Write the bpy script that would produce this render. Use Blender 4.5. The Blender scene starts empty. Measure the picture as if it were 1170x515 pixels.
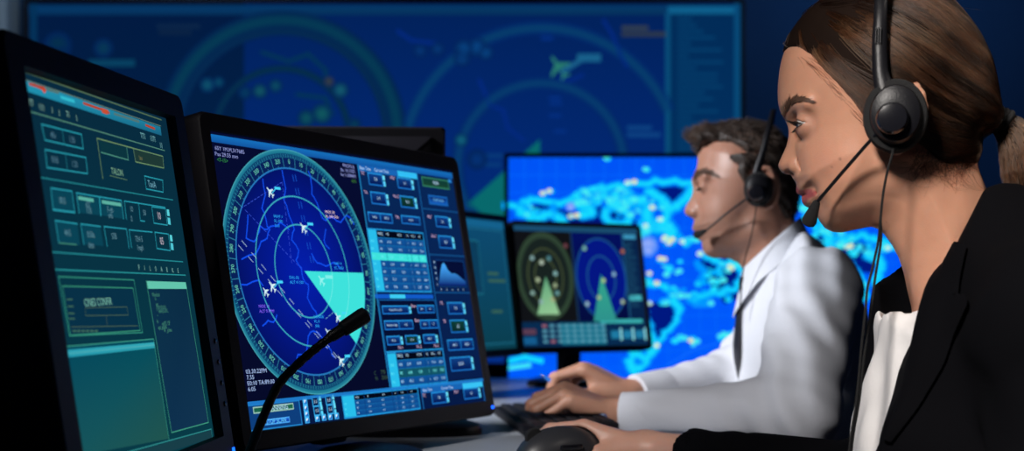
import bpy, math, random
import numpy as np
from mathutils import Vector, Matrix
from mathutils.bvhtree import BVHTree
random.seed(7); np.random.seed(7)
PI = math.pi
COL = bpy.context.scene.collection
F, CX, HY = 1600.0, 585.0, 344.5          # focal length, centre column and horizon row for a 1170 x 515 frame
CAM = np.array([0.0, 0.0, 0.96])          # eye height of the lens
DESK = 0.772
def ray(px, py): return np.array([(px-CX)/F, 1.0, (HY-py)/F])
def at(px, py, Y): return CAM + ray(px, py)*Y
def lin(r, g, b):
    f = lambda c: (c/255/12.92) if c/255 <= .04045 else ((c/255+.055)/1.055)**2.4
    return (f(r), f(g), f(b))

# ---------------------------------------------------------------- materials
def principled(name, col, rough=.5, metal=0, spec=.5, sheen=0, sss=0, noise=0, nscale=60, bump=0, bscale=200, attr=None, coat=0):
    m = bpy.data.materials.new(name); m.use_nodes = True
    nt = m.node_tree; b = nt.nodes['Principled BSDF']
    b.inputs['Roughness'].default_value = rough; b.inputs['Metallic'].default_value = metal
    b.inputs['Specular IOR Level'].default_value = spec
    b.inputs['Sheen Weight'].default_value = sheen
    b.inputs['Coat Weight'].default_value = coat
    b.inputs['Base Color'].default_value = (*col, 1)
    if sss:
        b.inputs['Subsurface Weight'].default_value = sss
        b.inputs['Subsurface Radius'].default_value = (1.0, .35, .2)
        b.inputs['Subsurface Scale'].default_value = .004
    tc = nt.nodes.new('ShaderNodeTexCoord')
    src = None
    if attr:
        a = nt.nodes.new('ShaderNodeAttribute'); a.attribute_name = attr; src = a.outputs['Color']
    if noise:
        n = nt.nodes.new('ShaderNodeTexNoise'); n.inputs['Scale'].default_value = nscale; n.inputs['Detail'].default_value = 5
        nt.links.new(tc.outputs['Object'], n.inputs['Vector'])
        mr = nt.nodes.new('ShaderNodeMapRange'); mr.inputs['To Min'].default_value = 1-noise; mr.inputs['To Max'].default_value = 1+noise
        nt.links.new(n.outputs['Fac'], mr.inputs['Value'])
        mx = nt.nodes.new('ShaderNodeVectorMath'); mx.operation = 'SCALE'
        if src is not None: nt.links.new(src, mx.inputs[0])
        else: mx.inputs[0].default_value = col
        nt.links.new(mr.outputs['Result'], mx.inputs['Scale']); src = mx.outputs['Vector']
    if src is not None: nt.links.new(src, b.inputs['Base Color'])
    if bump:
        n2 = nt.nodes.new('ShaderNodeTexNoise'); n2.inputs['Scale'].default_value = bscale; n2.inputs['Detail'].default_value = 3
        nt.links.new(tc.outputs['Object'], n2.inputs['Vector'])
        bp = nt.nodes.new('ShaderNodeBump'); bp.inputs['Strength'].default_value = bump; bp.inputs['Distance'].default_value = .002
        nt.links.new(n2.outputs['Fac'], bp.inputs['Height']); nt.links.new(bp.outputs['Normal'], b.inputs['Normal'])
    return m
def emissive(name, strength=1.0, col=None):
    m = bpy.data.materials.new(name); m.use_nodes = True; nt = m.node_tree; nt.nodes.clear()
    e = nt.nodes.new('ShaderNodeEmission'); o = nt.nodes.new('ShaderNodeOutputMaterial')
    e.inputs['Strength'].default_value = strength
    if col is not None: e.inputs['Color'].default_value = (*col, 1)
    else:
        a = nt.nodes.new('ShaderNodeAttribute'); a.attribute_name = 'Col'; nt.links.new(a.outputs['Color'], e.inputs['Color'])
    nt.links.new(e.outputs['Emission'], o.inputs['Surface'])
    return m
M = {}
M['plastic'] = principled('black monitor plastic', (.0070, .0062, .0092), .55, spec=.22, noise=.1, nscale=40, bump=.15, bscale=900)
M['plastic2'] = principled('dark grey plastic', (.0065, .0065, .0088), .40, spec=.28, bump=.1, bscale=600)
M['gloss'] = principled('glossy black plastic', (.008, .008, .011), .18)
M['rubber'] = principled('soft black foam', (.009, .009, .010), .9, bump=.8, bscale=1500)
M['steel'] = principled('brushed steel', (.5, .52, .55), .25, metal=1)
M['desk'] = principled('pale laminate desk top', (.46, .50, .56), .35, noise=.05, nscale=9)
M['deskleg'] = principled('grey painted steel', (.10, .10, .12), .45, noise=.08)
M['wall'] = principled('navy painted wall', (.018, .060, .125), .85, noise=.08, nscale=6, bump=.2, bscale=80)
M['pale'] = principled('pale grey paint', (.42, .46, .48), .7, noise=.05, nscale=5)
M['floor'] = principled('dark carpet', (.018, .022, .035), .95, noise=.3, nscale=150, bump=.6, bscale=400)
M['ceil'] = principled('ceiling paint', (.10, .12, .16), .9, noise=.05)
M['key'] = principled('black key plastic', (.012, .012, .016), .5)
M['mouse'] = principled('charcoal mouse shell', (.030, .031, .036), .38)
M['led'] = emissive('blue power light', 3.0, lin(20, 90, 255))
M['screen'] = emissive('lit display')
M['jacket'] = principled('black suit wool', (.0022, .0022, .0032), .9, spec=.06, bump=.3, bscale=900)
M['blouse'] = principled('white blouse cloth', (.74, .72, .72), .75, bump=.15, bscale=300)
M['shirt'] = principled('white shirt cotton', (.60, .62, .68), .8, bump=.15, bscale=250)
M['tie'] = principled('dark tie silk', (.010, .010, .016), .45, bump=.3, bscale=700)
M['trouser'] = principled('charcoal trouser wool', (.012, .012, .016), .85)
M['shoe'] = principled('black shoe leather', (.01, .01, .01), .3)
M['skin'] = principled('light skin', (.6, .36, .26), .42, spec=.4, sss=.25, noise=.05, nscale=90, bump=.12, bscale=700, attr='Col')
M['eye'] = principled('eyeball', (.8, .8, .8), .08, attr='Col', spec=.6)
M['lash'] = principled('dark lashes', (.012, .008, .006), .6)
M['brow'] = principled('brown brow hair', (.085, .042, .026), .7)
M['hairtie'] = principled('black elastic', (.006, .006, .007), .8, bump=.8, bscale=800)
M['penblue'] = principled('blue pen barrel', (.02, .16, .60), .25)
M['button'] = principled('dark button', (.03, .03, .03), .3)

# ---------------------------------------------------------------- objects
def link(o, parent=None):
    COL.objects.link(o)
    if parent is not None: o.parent = parent
    return o
def thing(name, label, cat, loc=(0, 0, 0), rz=0, group=None):
    o = bpy.data.objects.new(name, None); o.empty_display_size = .05; link(o)
    o.location = loc; o.rotation_euler = (0, 0, rz); o['label'] = label; o['category'] = cat
    if group: o['group'] = group
    return o
def tag(o, label, cat, group=None):
    o['label'] = label; o['category'] = cat
    if group: o['group'] = group
    return o
def mesh_obj(name, verts, faces, mat, parent=None, smooth=True, cols=None, label=None, domain='POINT'):
    me = bpy.data.meshes.new(name)
    verts = np.asarray(verts, dtype=np.float32)
    if isinstance(faces, np.ndarray):
        n, k = faces.shape
        me.vertices.add(len(verts)); me.vertices.foreach_set('co', verts.ravel())
        me.loops.add(n*k); me.polygons.add(n)
        me.loops.foreach_set('vertex_index', faces.astype(np.int32).ravel())
        me.polygons.foreach_set('loop_start', np.arange(0, n*k, k, dtype=np.int32))
        me.update(calc_edges=True); me.validate()
    else:
        me.from_pydata([tuple(map(float, v)) for v in verts], [], faces); me.update()
    me.polygons.foreach_set('use_smooth', [smooth]*len(me.polygons))
    if cols is not None:
        at_ = me.color_attributes.new('Col', 'FLOAT_COLOR', 'POINT')
        c = np.ones((len(verts), 4), np.float32); c[:, :3] = cols
        at_.data.foreach_set('color', c.ravel())
    mats = mat if isinstance(mat, (list, tuple)) else [mat]
    for m in mats: me.materials.append(m)
    o = bpy.data.objects.new(name, me); link(o, parent)
    if label: o['label'] = label
    return o
class MB:
    """collects solids and builds ONE mesh"""
    def __init__(s): s.v = []; s.f = []
    def add(s, verts, faces, mtx=None):
        b = len(s.v)
        for v in verts:
            v = Vector(v)
            s.v.append(tuple(mtx @ v) if mtx is not None else tuple(v))
        s.f += [tuple(i+b for i in f) for f in faces]
        return s
    def box(s, x0, x1, y0, y1, z0, z1, bev=0.0, mtx=None):
        """box with every edge chamfered by bev"""
        if bev <= 0:
            vs = [(x, y, z) for x in (x0, x1) for y in (y0, y1) for z in (z0, z1)]
            fs = [(0, 1, 3, 2), (4, 6, 7, 5), (0, 4, 5, 1), (2, 3, 7, 6), (0, 2, 6, 4), (1, 5, 7, 3)]
            return s.add(vs, fs, mtx)
        import bmesh
        bm = bmesh.new(); bmesh.ops.create_cube(bm, size=1)
        for v in bm.verts:
            v.co = Vector(((x0+x1)/2+v.co.x*(x1-x0), (y0+y1)/2+v.co.y*(y1-y0), (z0+z1)/2+v.co.z*(z1-z0)))
        bmesh.ops.bevel(bm, geom=bm.edges[:], offset=bev, segments=2, affect='EDGES', profile=.5)
        bm.verts.index_update()
        s.add([v.co.copy() for v in bm.verts], [tuple(v.index for v in f.verts) for f in bm.faces], mtx); bm.free()
        return s
    def tube(s, pts, r, n=8, mtx=None, flat=1.0, cap=True):
        """swept round tube; r a number or one per point"""
        P = [Vector(p) for p in pts]; N = len(P)
        rr = [r]*N if isinstance(r, (int, float)) else list(r)
        T = [(P[min(i+1, N-1)]-P[max(i-1, 0)]).normalized() for i in range(N)]
        u = T[0].orthogonal().normalized(); vs = []; fs = []
        for i in range(N):
            u = (u-T[i]*u.dot(T[i])); u = u.normalized() if u.length > 1e-9 else T[i].orthogonal().normalized()
            w = T[i].cross(u)
            for k in range(n):
                a = 2*PI*k/n; vs.append(P[i]+(u*math.cos(a)*flat+w*math.sin(a))*rr[i])
        for i in range(N-1):
            for k in range(n):
                k2 = (k+1) % n; fs.append((i*n+k, i*n+k2, (i+1)*n+k2, (i+1)*n+k))
        if cap:
            fs.append(tuple(range(n-1, -1, -1))); fs.append(tuple((N-1)*n+k for k in range(n)))
        return s.add(vs, fs, mtx)
    def lathe(s, prof, n=32, mtx=None):
        """prof = [(radius, z)] about local z"""
        vs = []; fs = []; N = len(prof)
        for (r, z) in prof:
            for k in range(n): vs.append((r*math.cos(2*PI*k/n), r*math.sin(2*PI*k/n), z))
        for i in range(N-1):
            for k in range(n):
                k2 = (k+1) % n; fs.append((i*n+k, i*n+k2, (i+1)*n+k2, (i+1)*n+k))
        fs.append(tuple(range(n-1, -1, -1))); fs.append(tuple((N-1)*n+k for k in range(n)))
        return s.add(vs, fs, mtx)
    def prism(s, poly, y0, y1, mtx=None):
        """polygon in x,z extruded along y"""
        n = len(poly)
        vs = [(x, y0, z) for x, z in poly]+[(x, y1, z) for x, z in poly]
        fs = [tuple(range(n)), tuple(range(2*n-1, n-1, -1))]+[(i, i+n, (i+1) % n+n, (i+1) % n) for i in range(n)]
        return s.add(vs, fs, mtx)
    def build(s, name, mat, parent=None, smooth=True, label=None, angle=40):
        o = mesh_obj(name, s.v, s.f, mat, parent, smooth, label=label)
        if smooth:
            try: o.data.set_sharp_from_angle(angle=math.radians(angle))
            except Exception: pass
        return o
def spline(pts, n):
    """Catmull-Rom through pts, n samples"""
    P = [np.array(p, float) for p in pts]; P = [2*P[0]-P[1]]+P+[2*P[-1]-P[-2]]
    out = []
    for t in np.linspace(0, len(P)-3-1e-9, n):
        i = int(t); u = t-i; a, b, c, d = P[i:i+4]
        out.append(.5*((2*b)+(-a+c)*u+(2*a-5*b+4*c-d)*u*u+(-a+3*b-3*c+d)*u**3))
    return out
def basis(origin, x, y, z):
    return Matrix(((x[0], y[0], z[0], origin[0]), (x[1], y[1], z[1], origin[1]), (x[2], y[2], z[2], origin[2]), (0, 0, 0, 1)))
def z_to(d, origin=(0, 0, 0)):
    d = Vector(d).normalized(); q = Vector((0, 0, 1)).rotation_difference(d)
    return Matrix.Translation(Vector(origin)) @ q.to_matrix().to_4x4()

# ---------------------------------------------------------------- implicit solids -> one continuous surface
def grid(lo, hi, h):
    ax = [np.arange(lo[i], hi[i]+h, h, dtype=np.float32) for i in range(3)]
    return (ax[0][:, None, None], ax[1][None, :, None], ax[2][None, None, :]), np.array(lo, float), h
def ell(G, c, r):
    x, y, z = [(G[i]-np.float32(c[i])) for i in range(3)]
    k0 = np.sqrt((x/r[0])**2+(y/r[1])**2+(z/r[2])**2)
    k1 = np.sqrt((x/r[0]**2)**2+(y/r[1]**2)**2+(z/r[2]**2)**2)+1e-6
    return k0*(k0-1)/k1
def cap(G, p, q, r0, r1=None, sb=1.0):
    """tapering capsule; sb scales its width across local y"""
    r1 = r0 if r1 is None else r1
    p = np.array(p, np.float32); q = np.array(q, np.float32); d = q-p; L = float(d@d)+1e-12
    x, y, z = [(G[i]-p[i]) for i in range(3)]
    t = np.clip((x*d[0]+y*d[1]+z*d[2])/L, 0, 1)
    return np.sqrt((x-t*d[0])**2+((y-t*d[1])/sb)**2+(z-t*d[2])**2)-(r0+(r1-r0)*t)
def smin(a, b, k):
    h = np.maximum(k-np.abs(a-b), 0)/k
    return np.minimum(a, b)-h*h*k*.25
def smax(a, b, k): return -smin(-a, -b, k)
def union(ds, k):
    o = ds[0]
    for d in ds[1:]: o = smin(o, d, k)
    return o
def poly_sd(G, poly):
    """signed distance to polygon in (x,z), shape (nx,1,nz)"""
    X = G[0][:, 0, 0][:, None]; Z = G[2][0, 0, :][None, :]
    P = np.array(poly, np.float32); n = len(P)
    d = np.full((X.shape[0], Z.shape[1]), 1e9, np.float32); ins = np.zeros_like(d, bool)
    for i in range(n):
        a = P[i]; b = P[(i+1) % n]; e = b-a
        wx, wz = X-a[0], Z-a[1]
        t = np.clip((wx*e[0]+wz*e[1])/(e@e+1e-12), 0, 1)
        d = np.minimum(d, (wx-t*e[0])**2+(wz-t*e[1])**2)
        c = (a[1] <= Z) != (b[1] <= Z)
        ins ^= c & (X < a[0]+(Z-a[1])/(e[1] if abs(e[1]) > 1e-9 else 1e-9)*e[0])
    d = np.sqrt(d); return np.where(ins, -d, d)[:, None, :]
def surface(V, lo, h):
    """naive surface nets"""
    V = np.ascontiguousarray(V, dtype=np.float32); S = V < 0
    cnt = np.zeros(tuple(n-1 for n in V.shape), np.int8)
    nx, ny, nz = V.shape
    corner = [(i, j, k) for i in (0, 1) for j in (0, 1) for k in (0, 1)]
    for (i, j, k) in corner: cnt += S[i:nx-1+i, j:ny-1+j, k:nz-1+k]
    mask = (cnt > 0) & (cnt < 8); idx = np.argwhere(mask)
    vals = {c: V[idx[:, 0]+c[0], idx[:, 1]+c[1], idx[:, 2]+c[2]] for c in corner}
    acc = np.zeros((len(idx), 3)); num = np.zeros(len(idx))
    for c in corner:
        for ax in range(3):
            if c[ax] == 1: continue
            e = list(c); e[ax] = 1; e = tuple(e)
            v0, v1 = vals[c], vals[e]; m = (v0 < 0) != (v1 < 0)
            t = np.where(m, v0/np.where(m, v0-v1, 1), 0)
            p = np.tile(np.array(c, float), (len(idx), 1)); p[:, ax] += t
            acc += p*m[:, None]; num += m
    verts = np.asarray(lo)+h*(idx+acc/num[:, None])
    ids = np.full(mask.shape, -1, np.int64); ids[mask] = np.arange(len(idx))
    faces = []
    for ax in range(3):
        sl0 = [slice(None)]*3; sl1 = [slice(None)]*3; sl0[ax] = slice(0, -1); sl1[ax] = slice(1, None)
        A, B = S[tuple(sl0)], S[tuple(sl1)]
        ed = np.argwhere(A != B); o1, o2 = [(1, 2), (2, 0), (0, 1)][ax]
        ok = (ed[:, o1] > 0) & (ed[:, o2] > 0) & (ed[:, o1] < V.shape[o1]-1) & (ed[:, o2] < V.shape[o2]-1); ed = ed[ok]
        flip = A[ed[:, 0], ed[:, 1], ed[:, 2]]
        q = []
        for (d1, d2) in ((-1, -1), (0, -1), (0, 0), (-1, 0)):
            e = ed.copy(); e[:, o1] += d1; e[:, o2] += d2; q.append(ids[e[:, 0], e[:, 1], e[:, 2]])
        q = np.stack(q, 1); q[~flip] = q[~flip][:, ::-1]; faces.append(q)
    return verts, np.concatenate(faces)
def relax(v, f, n=2, w=.5):
    """a few umbrella smoothing steps"""
    e = np.concatenate([f[:, [0, 1]], f[:, [1, 2]], f[:, [2, 3]], f[:, [3, 0]]])
    for _ in range(n):
        s = np.zeros_like(v); c = np.zeros(len(v))
        for a, b in ((0, 1), (1, 0)):
            for k in range(3): s[:, k] += np.bincount(e[:, a], v[e[:, b], k], len(v))
            c += np.bincount(e[:, a], minlength=len(v))
        v = v+w*(s/np.maximum(c, 1)[:, None]-v)
    return v
def merge_parts(parts):
    vs, fs, cs, b = [], [], [], 0
    for v, f, c in parts: vs.append(v); fs.append(f+b); cs.append(c); b += len(v)
    return np.concatenate(vs), np.concatenate(fs), np.concatenate(cs)
# ================================================================ displays
class Surf:
    """flat drawing surface: shapes are laid out in metres (u right, v up) on the display panel itself"""
    STEP = .00012
    def __init__(s, pos, yaw, tilt, W, H, roll=0):
        s.W, s.H = W, H
        s.R = np.array(Matrix.Rotation(yaw, 3, 'Z') @ Matrix.Rotation(tilt, 3, 'X') @ Matrix.Rotation(roll, 3, 'Y'))
        s.pos = np.array(pos)+CAM; s.v = []; s.f = []; s.c = []
    def uv(s, px, py):
        d = ray(px, py) @ s.R; o = (CAM-s.pos) @ s.R; t = -o[1]/d[1]; q = o+t*d
        return np.array([q[0], q[2]])
    def poly(s, pts, col, layer=1, uv=True):
        if not uv: pts = [s.uv(*p) for p in pts]
        b = len(s.v)
        a2 = sum(pts[i][0]*pts[(i+1) % len(pts)][1]-pts[(i+1) % len(pts)][0]*pts[i][1] for i in range(len(pts)))
        if a2 < 0: pts = pts[::-1]; col = col[::-1] if isinstance(col, list) else col
        for i, p in enumerate(pts):
            s.v.append((p[0], -layer*s.STEP, p[1])); s.c.append(col[i] if isinstance(col, list) else col)
        s.f.append(tuple(range(b, b+len(pts))))
    def rect(s, u0, v0, u1, v1, col, layer=1, col2=None):
        """col at the top, col2 at the bottom"""
        c2 = col if col2 is None else col2
        s.poly([(u0, v0), (u1, v0), (u1, v1), (u0, v1)], [c2, c2, col, col] if v0 < v1 else [col, col, c2, c2], layer)
    def prect(s, x0, y0, x1, y1, col, layer=1, col2=None):
        a, b = s.uv(x0, y0), s.uv(x1, y1); s.rect(a[0], b[1], b[0], a[1], col, layer, col2); return a[0], b[1], b[0], a[1]
    def line(s, pts, w, col, layer=2, uv=True, closed=False):
        if not uv: pts = [s.uv(*p) for p in pts]
        pts = [np.array(p, float) for p in pts]
        if closed: pts = pts+[pts[0]]
        for a, b in zip(pts, pts[1:]):
            d = b-a; L = np.hypot(*d)
            if L < 1e-7: continue
            d = d/L; n = np.array([-d[1], d[0]])*w/2; e = d*w/2
            s.poly([a-n-e, b-n+e, b+n+e, a+n-e], col, layer)
    def dash(s, a, b, w, col, layer=2, on=.004, off=.003):
        a, b = np.array(a), np.array(b); L = np.hypot(*(b-a)); d = (b-a)/L; t = 0
        while t < L:
            s.line([a+d*t, a+d*min(t+on, L)], w, col, layer); t += on+off
    def frame(s, u0, v0, u1, v1, w, col, layer=2): s.line([(u0, v0), (u1, v0), (u1, v1), (u0, v1)], w, col, layer, closed=True)
    def ring(s, c, r0, r1, col, layer=2, n=96, a0=0, a1=2*PI, col2=None):
        for i in range(n):
            t0, t1 = a0+(a1-a0)*i/n, a0+(a1-a0)*(i+1)/n
            p = lambda r, t: (c[0]+r*math.sin(t), c[1]+r*math.cos(t))
            o = col if col2 is None else col2
            s.poly([p(r0, t0), p(r1, t0), p(r1, t1), p(r0, t1)], [col, o, o, col], layer)
    def disc(s, c, r, col, layer=1, n=48, edge=None, sx=1.0):
        e = col if edge is None else edge
        for i in range(n):
            t0, t1 = 2*PI*i/n, 2*PI*(i+1)/n
            s.poly([c, (c[0]+sx*r*math.sin(t1), c[1]+r*math.cos(t1)), (c[0]+sx*r*math.sin(t0), c[1]+r*math.cos(t0))], [col, e, e], layer)
    cache = {}
    def text(s, t, u, v, size, col, rot=0, align='LEFT', layer=4, sx=1.0):
        key = (t, align)
        if key not in Surf.cache:
            cu = bpy.data.curves.new('t', 'FONT'); cu.body = t; cu.align_x = align; cu.align_y = 'CENTER'; cu.resolution_u = 2
            o = bpy.data.objects.new('t', cu); COL.objects.link(o); bpy.context.view_layer.update()
            me = o.evaluated_get(bpy.context.evaluated_depsgraph_get()).to_mesh()
            Surf.cache[key] = ([(p.co.x, p.co.y) for p in me.vertices], [tuple(p.vertices) for p in me.polygons])
            bpy.data.objects.remove(o); bpy.data.curves.remove(cu)
        vs, fs = Surf.cache[key]; b = len(s.v); ca, sa = math.cos(rot), math.sin(rot)
        for x, y in vs:
            x, y = x*size*sx, y*size
            s.v.append((u+x*ca-y*sa, -layer*s.STEP, v+x*sa+y*ca)); s.c.append(col)
        s.f += [tuple(i+b for i in f) for f in fs]
    def ptext(s, t, px, py, size, col, rot=0, align='LEFT', layer=4, sx=1.0):
        a = s.uv(px, py); s.text(t, a[0], a[1], size, col, rot, align, layer, sx)
    def base(s, col, col2=None): s.rect(-s.W/2, -s.H/2, s.W/2, s.H/2, col, 0, col2)
    def build(s, parent, name='screen'):
        me = bpy.data.meshes.new(name); me.from_pydata(s.v, [], s.f); me.update()
        at_ = me.color_attributes.new('Col', 'FLOAT_COLOR', 'POINT')
        c = np.ones((len(s.v), 4), np.float32); c[:, :3] = np.array(s.c); at_.data.foreach_set('color', c.ravel())
        me.materials.append(M['screen']); o = bpy.data.objects.new(name, me); link(o, parent); return o
rnd = random.Random(3)
PLANE = [(0, 1), (.12, .75), (.12, .3), (.9, -.25), (.9, -.42), (.12, -.2), (.1, -.7), (.38, -.92), (.38, -1.05), (0, -.95), (-.38, -1.05), (-.38, -.92), (-.1, -.7), (-.12, -.2), (-.9, -.42), (-.9, -.25), (-.12, .3), (-.12, .75)]
def airplane(S, u, v, size, rot, col, layer=5):
    ca, sa = math.cos(rot), math.sin(rot)
    q = lambda x, y: (u+size*(x*ca-y*sa), v+size*(x*sa+y*ca))
    S.poly([q(*p) for p in PLANE[0:3]+PLANE[16:18]], col, layer)                       # nose and fuselage
    S.poly([q(*p) for p in (PLANE[2], PLANE[5], PLANE[6], PLANE[9], PLANE[12], PLANE[13], PLANE[16])], col, layer)
    S.poly([q(*p) for p in PLANE[2:6]], col, layer); S.poly([q(*p) for p in (PLANE[13], PLANE[14], PLANE[15], PLANE[16])], col, layer)
    S.poly([q(*p) for p in (PLANE[6], PLANE[7], PLANE[8], PLANE[9])], col, layer); S.poly([q(*p) for p in (PLANE[9], PLANE[10], PLANE[11], PLANE[12])], col, layer)

# ---- the radar screen in the middle
def draw_radar(S):
    W, H = S.W, S.H
    cy, cyb, wht = lin(38, 150, 225), lin(70, 215, 255), lin(190, 225, 255)
    teal, mint, lav = lin(28, 120, 150), lin(62, 226, 220), lin(150, 160, 225)
    nav, navb, btn0, btn1 = lin(7, 10, 44), lin(8, 36, 84), lin(32, 120, 205), lin(8, 24, 84)
    S.base(lin(6, 12, 48), lin(6, 10, 40))
    S.rect(-W/2, H/2-.0115, W/2, H/2-.003, lin(22, 112, 190), 1, lin(18, 84, 160))
    # ---- compass disc
    c = S.uv(347.5, 309.6)
    ri = abs(S.uv(414, 309.6)[0]-c[0]); r2 = abs(S.uv(396.6, 309.6)[0]-c[0]); r1 = abs(S.uv(378.5, 309.6)[0]-c[0])
    ro = .5*(abs(S.uv(258, 300)[0]-c[0])+abs(S.uv(428.5, 315)[0]-c[0]))
    rb = ri+(ro-ri)*.55; rt = ri+(ro-ri)*.78
    S.disc(c, ro, lin(4, 30, 172), 1, 72, lin(4, 15, 82))
    S.ring(c, rb, rt, lin(14, 70, 110), 2); S.ring(c, rt, ro, lin(24, 112, 140), 2, col2=lin(44, 140, 160))
    S.ring(c, ri, rb, lin(8, 32, 88), 2); S.ring(c, ri-.0009, ri+.0009, lin(38, 120, 190), 3); S.ring(c, ro-.0010, ro, lin(70, 165, 180), 3)
    for k in range(36):
        t = math.radians(10*k+5); p = lambda r, t: (c[0]+r*math.sin(t), c[1]+r*math.cos(t))
        S.line([p(ri, t), p(rb, t)], .0009, lin(44, 130, 160), 3)
        t = math.radians(10*k)
        S.line([p(ri, t), p(ri+(rb-ri)*.18, t)], .0009, lin(44, 130, 160), 3)
        q = p(ri+(rb-ri)*.62, t); S.text(str(10*k), q[0], q[1], (rb-ri)*.62, lin(110, 215, 190), -t, 'CENTER', 4, .85)
    for k in range(180):
        t = math.radians(2*k); S.line([p(rb+.0006, t), p(rb+(rt-rb)*.75, t)], .0006, lin(50, 150, 175), 3)
    S.ring(c, r2-.0008, r2+.0008, lin(58, 170, 190), 4); S.ring(c, r1-.0008, r1+.0008, lin(58, 170, 190), 4)
    # ---- coast and river lines
    B = lin(18, 78, 238)
    for pl in ([(300, 205), (303, 222), (299, 238), (304, 252), (308, 262), (305, 272), (298, 276), (292, 290), (276, 296)],
               [(322, 195), (326, 215), (324, 228), (330, 246), (336, 262), (333, 274), (341, 286), (338, 297), (344, 306), (346, 318), (352, 325), (351, 340), (357, 352), (362, 360)],
               [(283, 246), (282, 262), (281, 272), (290, 276), (294, 268), (297, 258), (305, 262), (312, 258), (320, 254), (330, 262)],
               [(352, 196), (355, 206), (356, 222), (362, 232), (366, 244), (372, 252), (380, 248), (389, 254), (396, 246), (404, 256)],
               [(336, 420), (340, 405), (350, 401), (352, 384), (358, 378), (368, 386), (372, 396), (378, 400), (382, 408)],
               [(276, 325), (288, 322), (296, 320), (300, 326)], [(300, 372), (306, 366), (312, 368), (316, 360)],
               [(356, 290), (362, 300), (372, 304), (380, 300), (388, 306)], [(372, 262), (370, 275), (376, 284)]):
        pts = []
        for a, b in zip(pl, pl[1:]):
            pts += [a, ((a[0]+b[0])/2+rnd.uniform(-1, 1), (a[1]+b[1])/2+rnd.uniform(-2, 2))]
        S.line(pts+[pl[-1]], .0017, B, 3, uv=False)
    for x0, y0, x1, y1 in ((275, 238, 322, 208), (280, 240, 345, 308), (322, 208, 333, 300)):
        S.dash(S.uv(x0, y0), S.uv(x1, y1), .0006, lin(60, 90, 225), 3)
    for off in (0, 3):
        S.dash(S.uv(334+off, 200), S.uv(357+off, 308), .0012, lin(22, 80, 200), 3, .007, .009)
    for x0, y0, x1, y1 in ((276, 275, 392, 416), (272, 280, 386, 412)):
        S.dash(S.uv(x0, y0), S.uv(x1, y1), .0007, lin(170, 200, 230), 4, .009, .010)
    S.dash(S.uv(372, 364), S.uv(412, 330), .0007, lin(120, 190, 210), 4)
    # ---- sweep
    S.poly([tuple(c)]+[(c[0]+ri*math.sin(t), c[1]+ri*math.cos(t)) for t in np.linspace(PI/2, PI*.755, 24)], mint, 5)
    S.ring(c, r1-.0006, r1+.0006, lin(110, 235, 230), 6, 20, PI/2, PI*.755); S.ring(c, r2-.0006, r2+.0006, lin(110, 235, 230), 6, 20, PI/2, PI*.755)
    for x, y, r, tl in ((308, 219, .8, 1), (346, 260, .7, 1), (310.5, 327, .75, 1), (303, 333, .7, 0), (374.5, 380, .75, 0), (385.5, 362.5, .6, 1), (389, 412, .6, 1)):
        u = S.uv(x, y); big = .0072 if (x, y) != (303, 333) else .0060
        airplane(S, u[0], u[1], big, r, lin(215, 245, 250))
        if tl:
            S.line([(u[0]+.004, u[1]-.001), (u[0]+.011, u[1]+.004)], .0011, cyb, 5); S.line([(u[0]+.011, u[1]+.005), (u[0]+.019, u[1]+.005)], .0030, cyb, 5)
    u = S.uv(366.5, 320); airplane(S, u[0], u[1], .0074, .7, lin(150, 245, 240), 7); S.line([(u[0]+.011, u[1]+.004), (u[0]+.022, u[1]+.004)], .004, lin(130, 240, 235), 7)
    for x, y, rows, col in ((312, 247, ('WAP 1', 'FL 090', '210'), cy), (381, 301, ('NAV 4', 'FL 1060'), cy), (330, 317, ('DAL 02', 'ALT 41100'), cy), (371, 242, ('MAX 30', 'FL 390 500'), lin(220, 190, 190)),
                            (295, 350, ('NOE 11', 'ALT 9 FPM'), lin(120, 90, 235)), (358, 362, ('NORDE', 'PL 0', '300'), cy)):
        u = S.uv(x, y)
        for k, t in enumerate(rows): S.text(t, u[0], u[1]-k*.0054, .0048, tuple(np.array(col)*1.35), 0, 'LEFT', 5, 1.2)
    # ---- captions
    for k, t in enumerate(('65Y 1M,M,317685', 'Pos 29.55 mm')): S.ptext(t, 245, 169+k*6.6, .0062, lav, sx=1.1)
    S.ptext('<7-15>', 247.5, 182.5, .0062, lin(50, 140, 70))
    for k, t in enumerate(('03.30.22PM', '7.55', 'E0:10 TA:89.00', '6.05')):
        S.ptext(t, 280.5+k*.8, 424.8+k*6.7, .0066, lin(170, 195, 245), sx=1.15)
    for k, t in enumerate(('PROFILE', 'Bn 10.1025', 'Iw 1.6084M')): S.ptext(t, 404.5+k*.9, 191.0+k*5.4, .0060, lav, 0, 'RIGHT', sx=1.15)
    S.ptext('60%', 406.6, 207.6, .0060, lin(60, 120, 40), 0, 'RIGHT')
    for k, (a, b) in enumerate((('C', '778'), ('N', '200A'))):
        S.ptext(a, 427+k*1.5, 426.5+k*6, .007, lin(52, 78, 66)); S.ptext(b, 434.5+k*1, 425.5+k*6, .007, lin(58, 84, 66))
    # ---- control panel on the right
    uL = S.uv(408.5, 188)[0]; uM = S.uv(476, 198)[0]; vT = H/2-.0125; vB = S.uv(551, 431)[1]
    S.rect(uL, vB, W/2, vT, lin(8, 38, 86), 1, lin(8, 30, 76))
    S.line([(uL, vB), (uL, vT)], .0022, lin(30, 128, 190), 3); S.line([(uM, vB), (uM, vT)], .0016, lin(24, 100, 170), 3)
    t0 = S.uv(410, 188)[1]; t1 = S.uv(410.5, 195)[1]
    S.rect(uL, t1, uM, t0, lin(24, 100, 180), 2); hl = S.uv(453, 190)[0]
    S.rect(hl, t1, uM-.001, t0, lin(50, 190, 245), 3)
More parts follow.
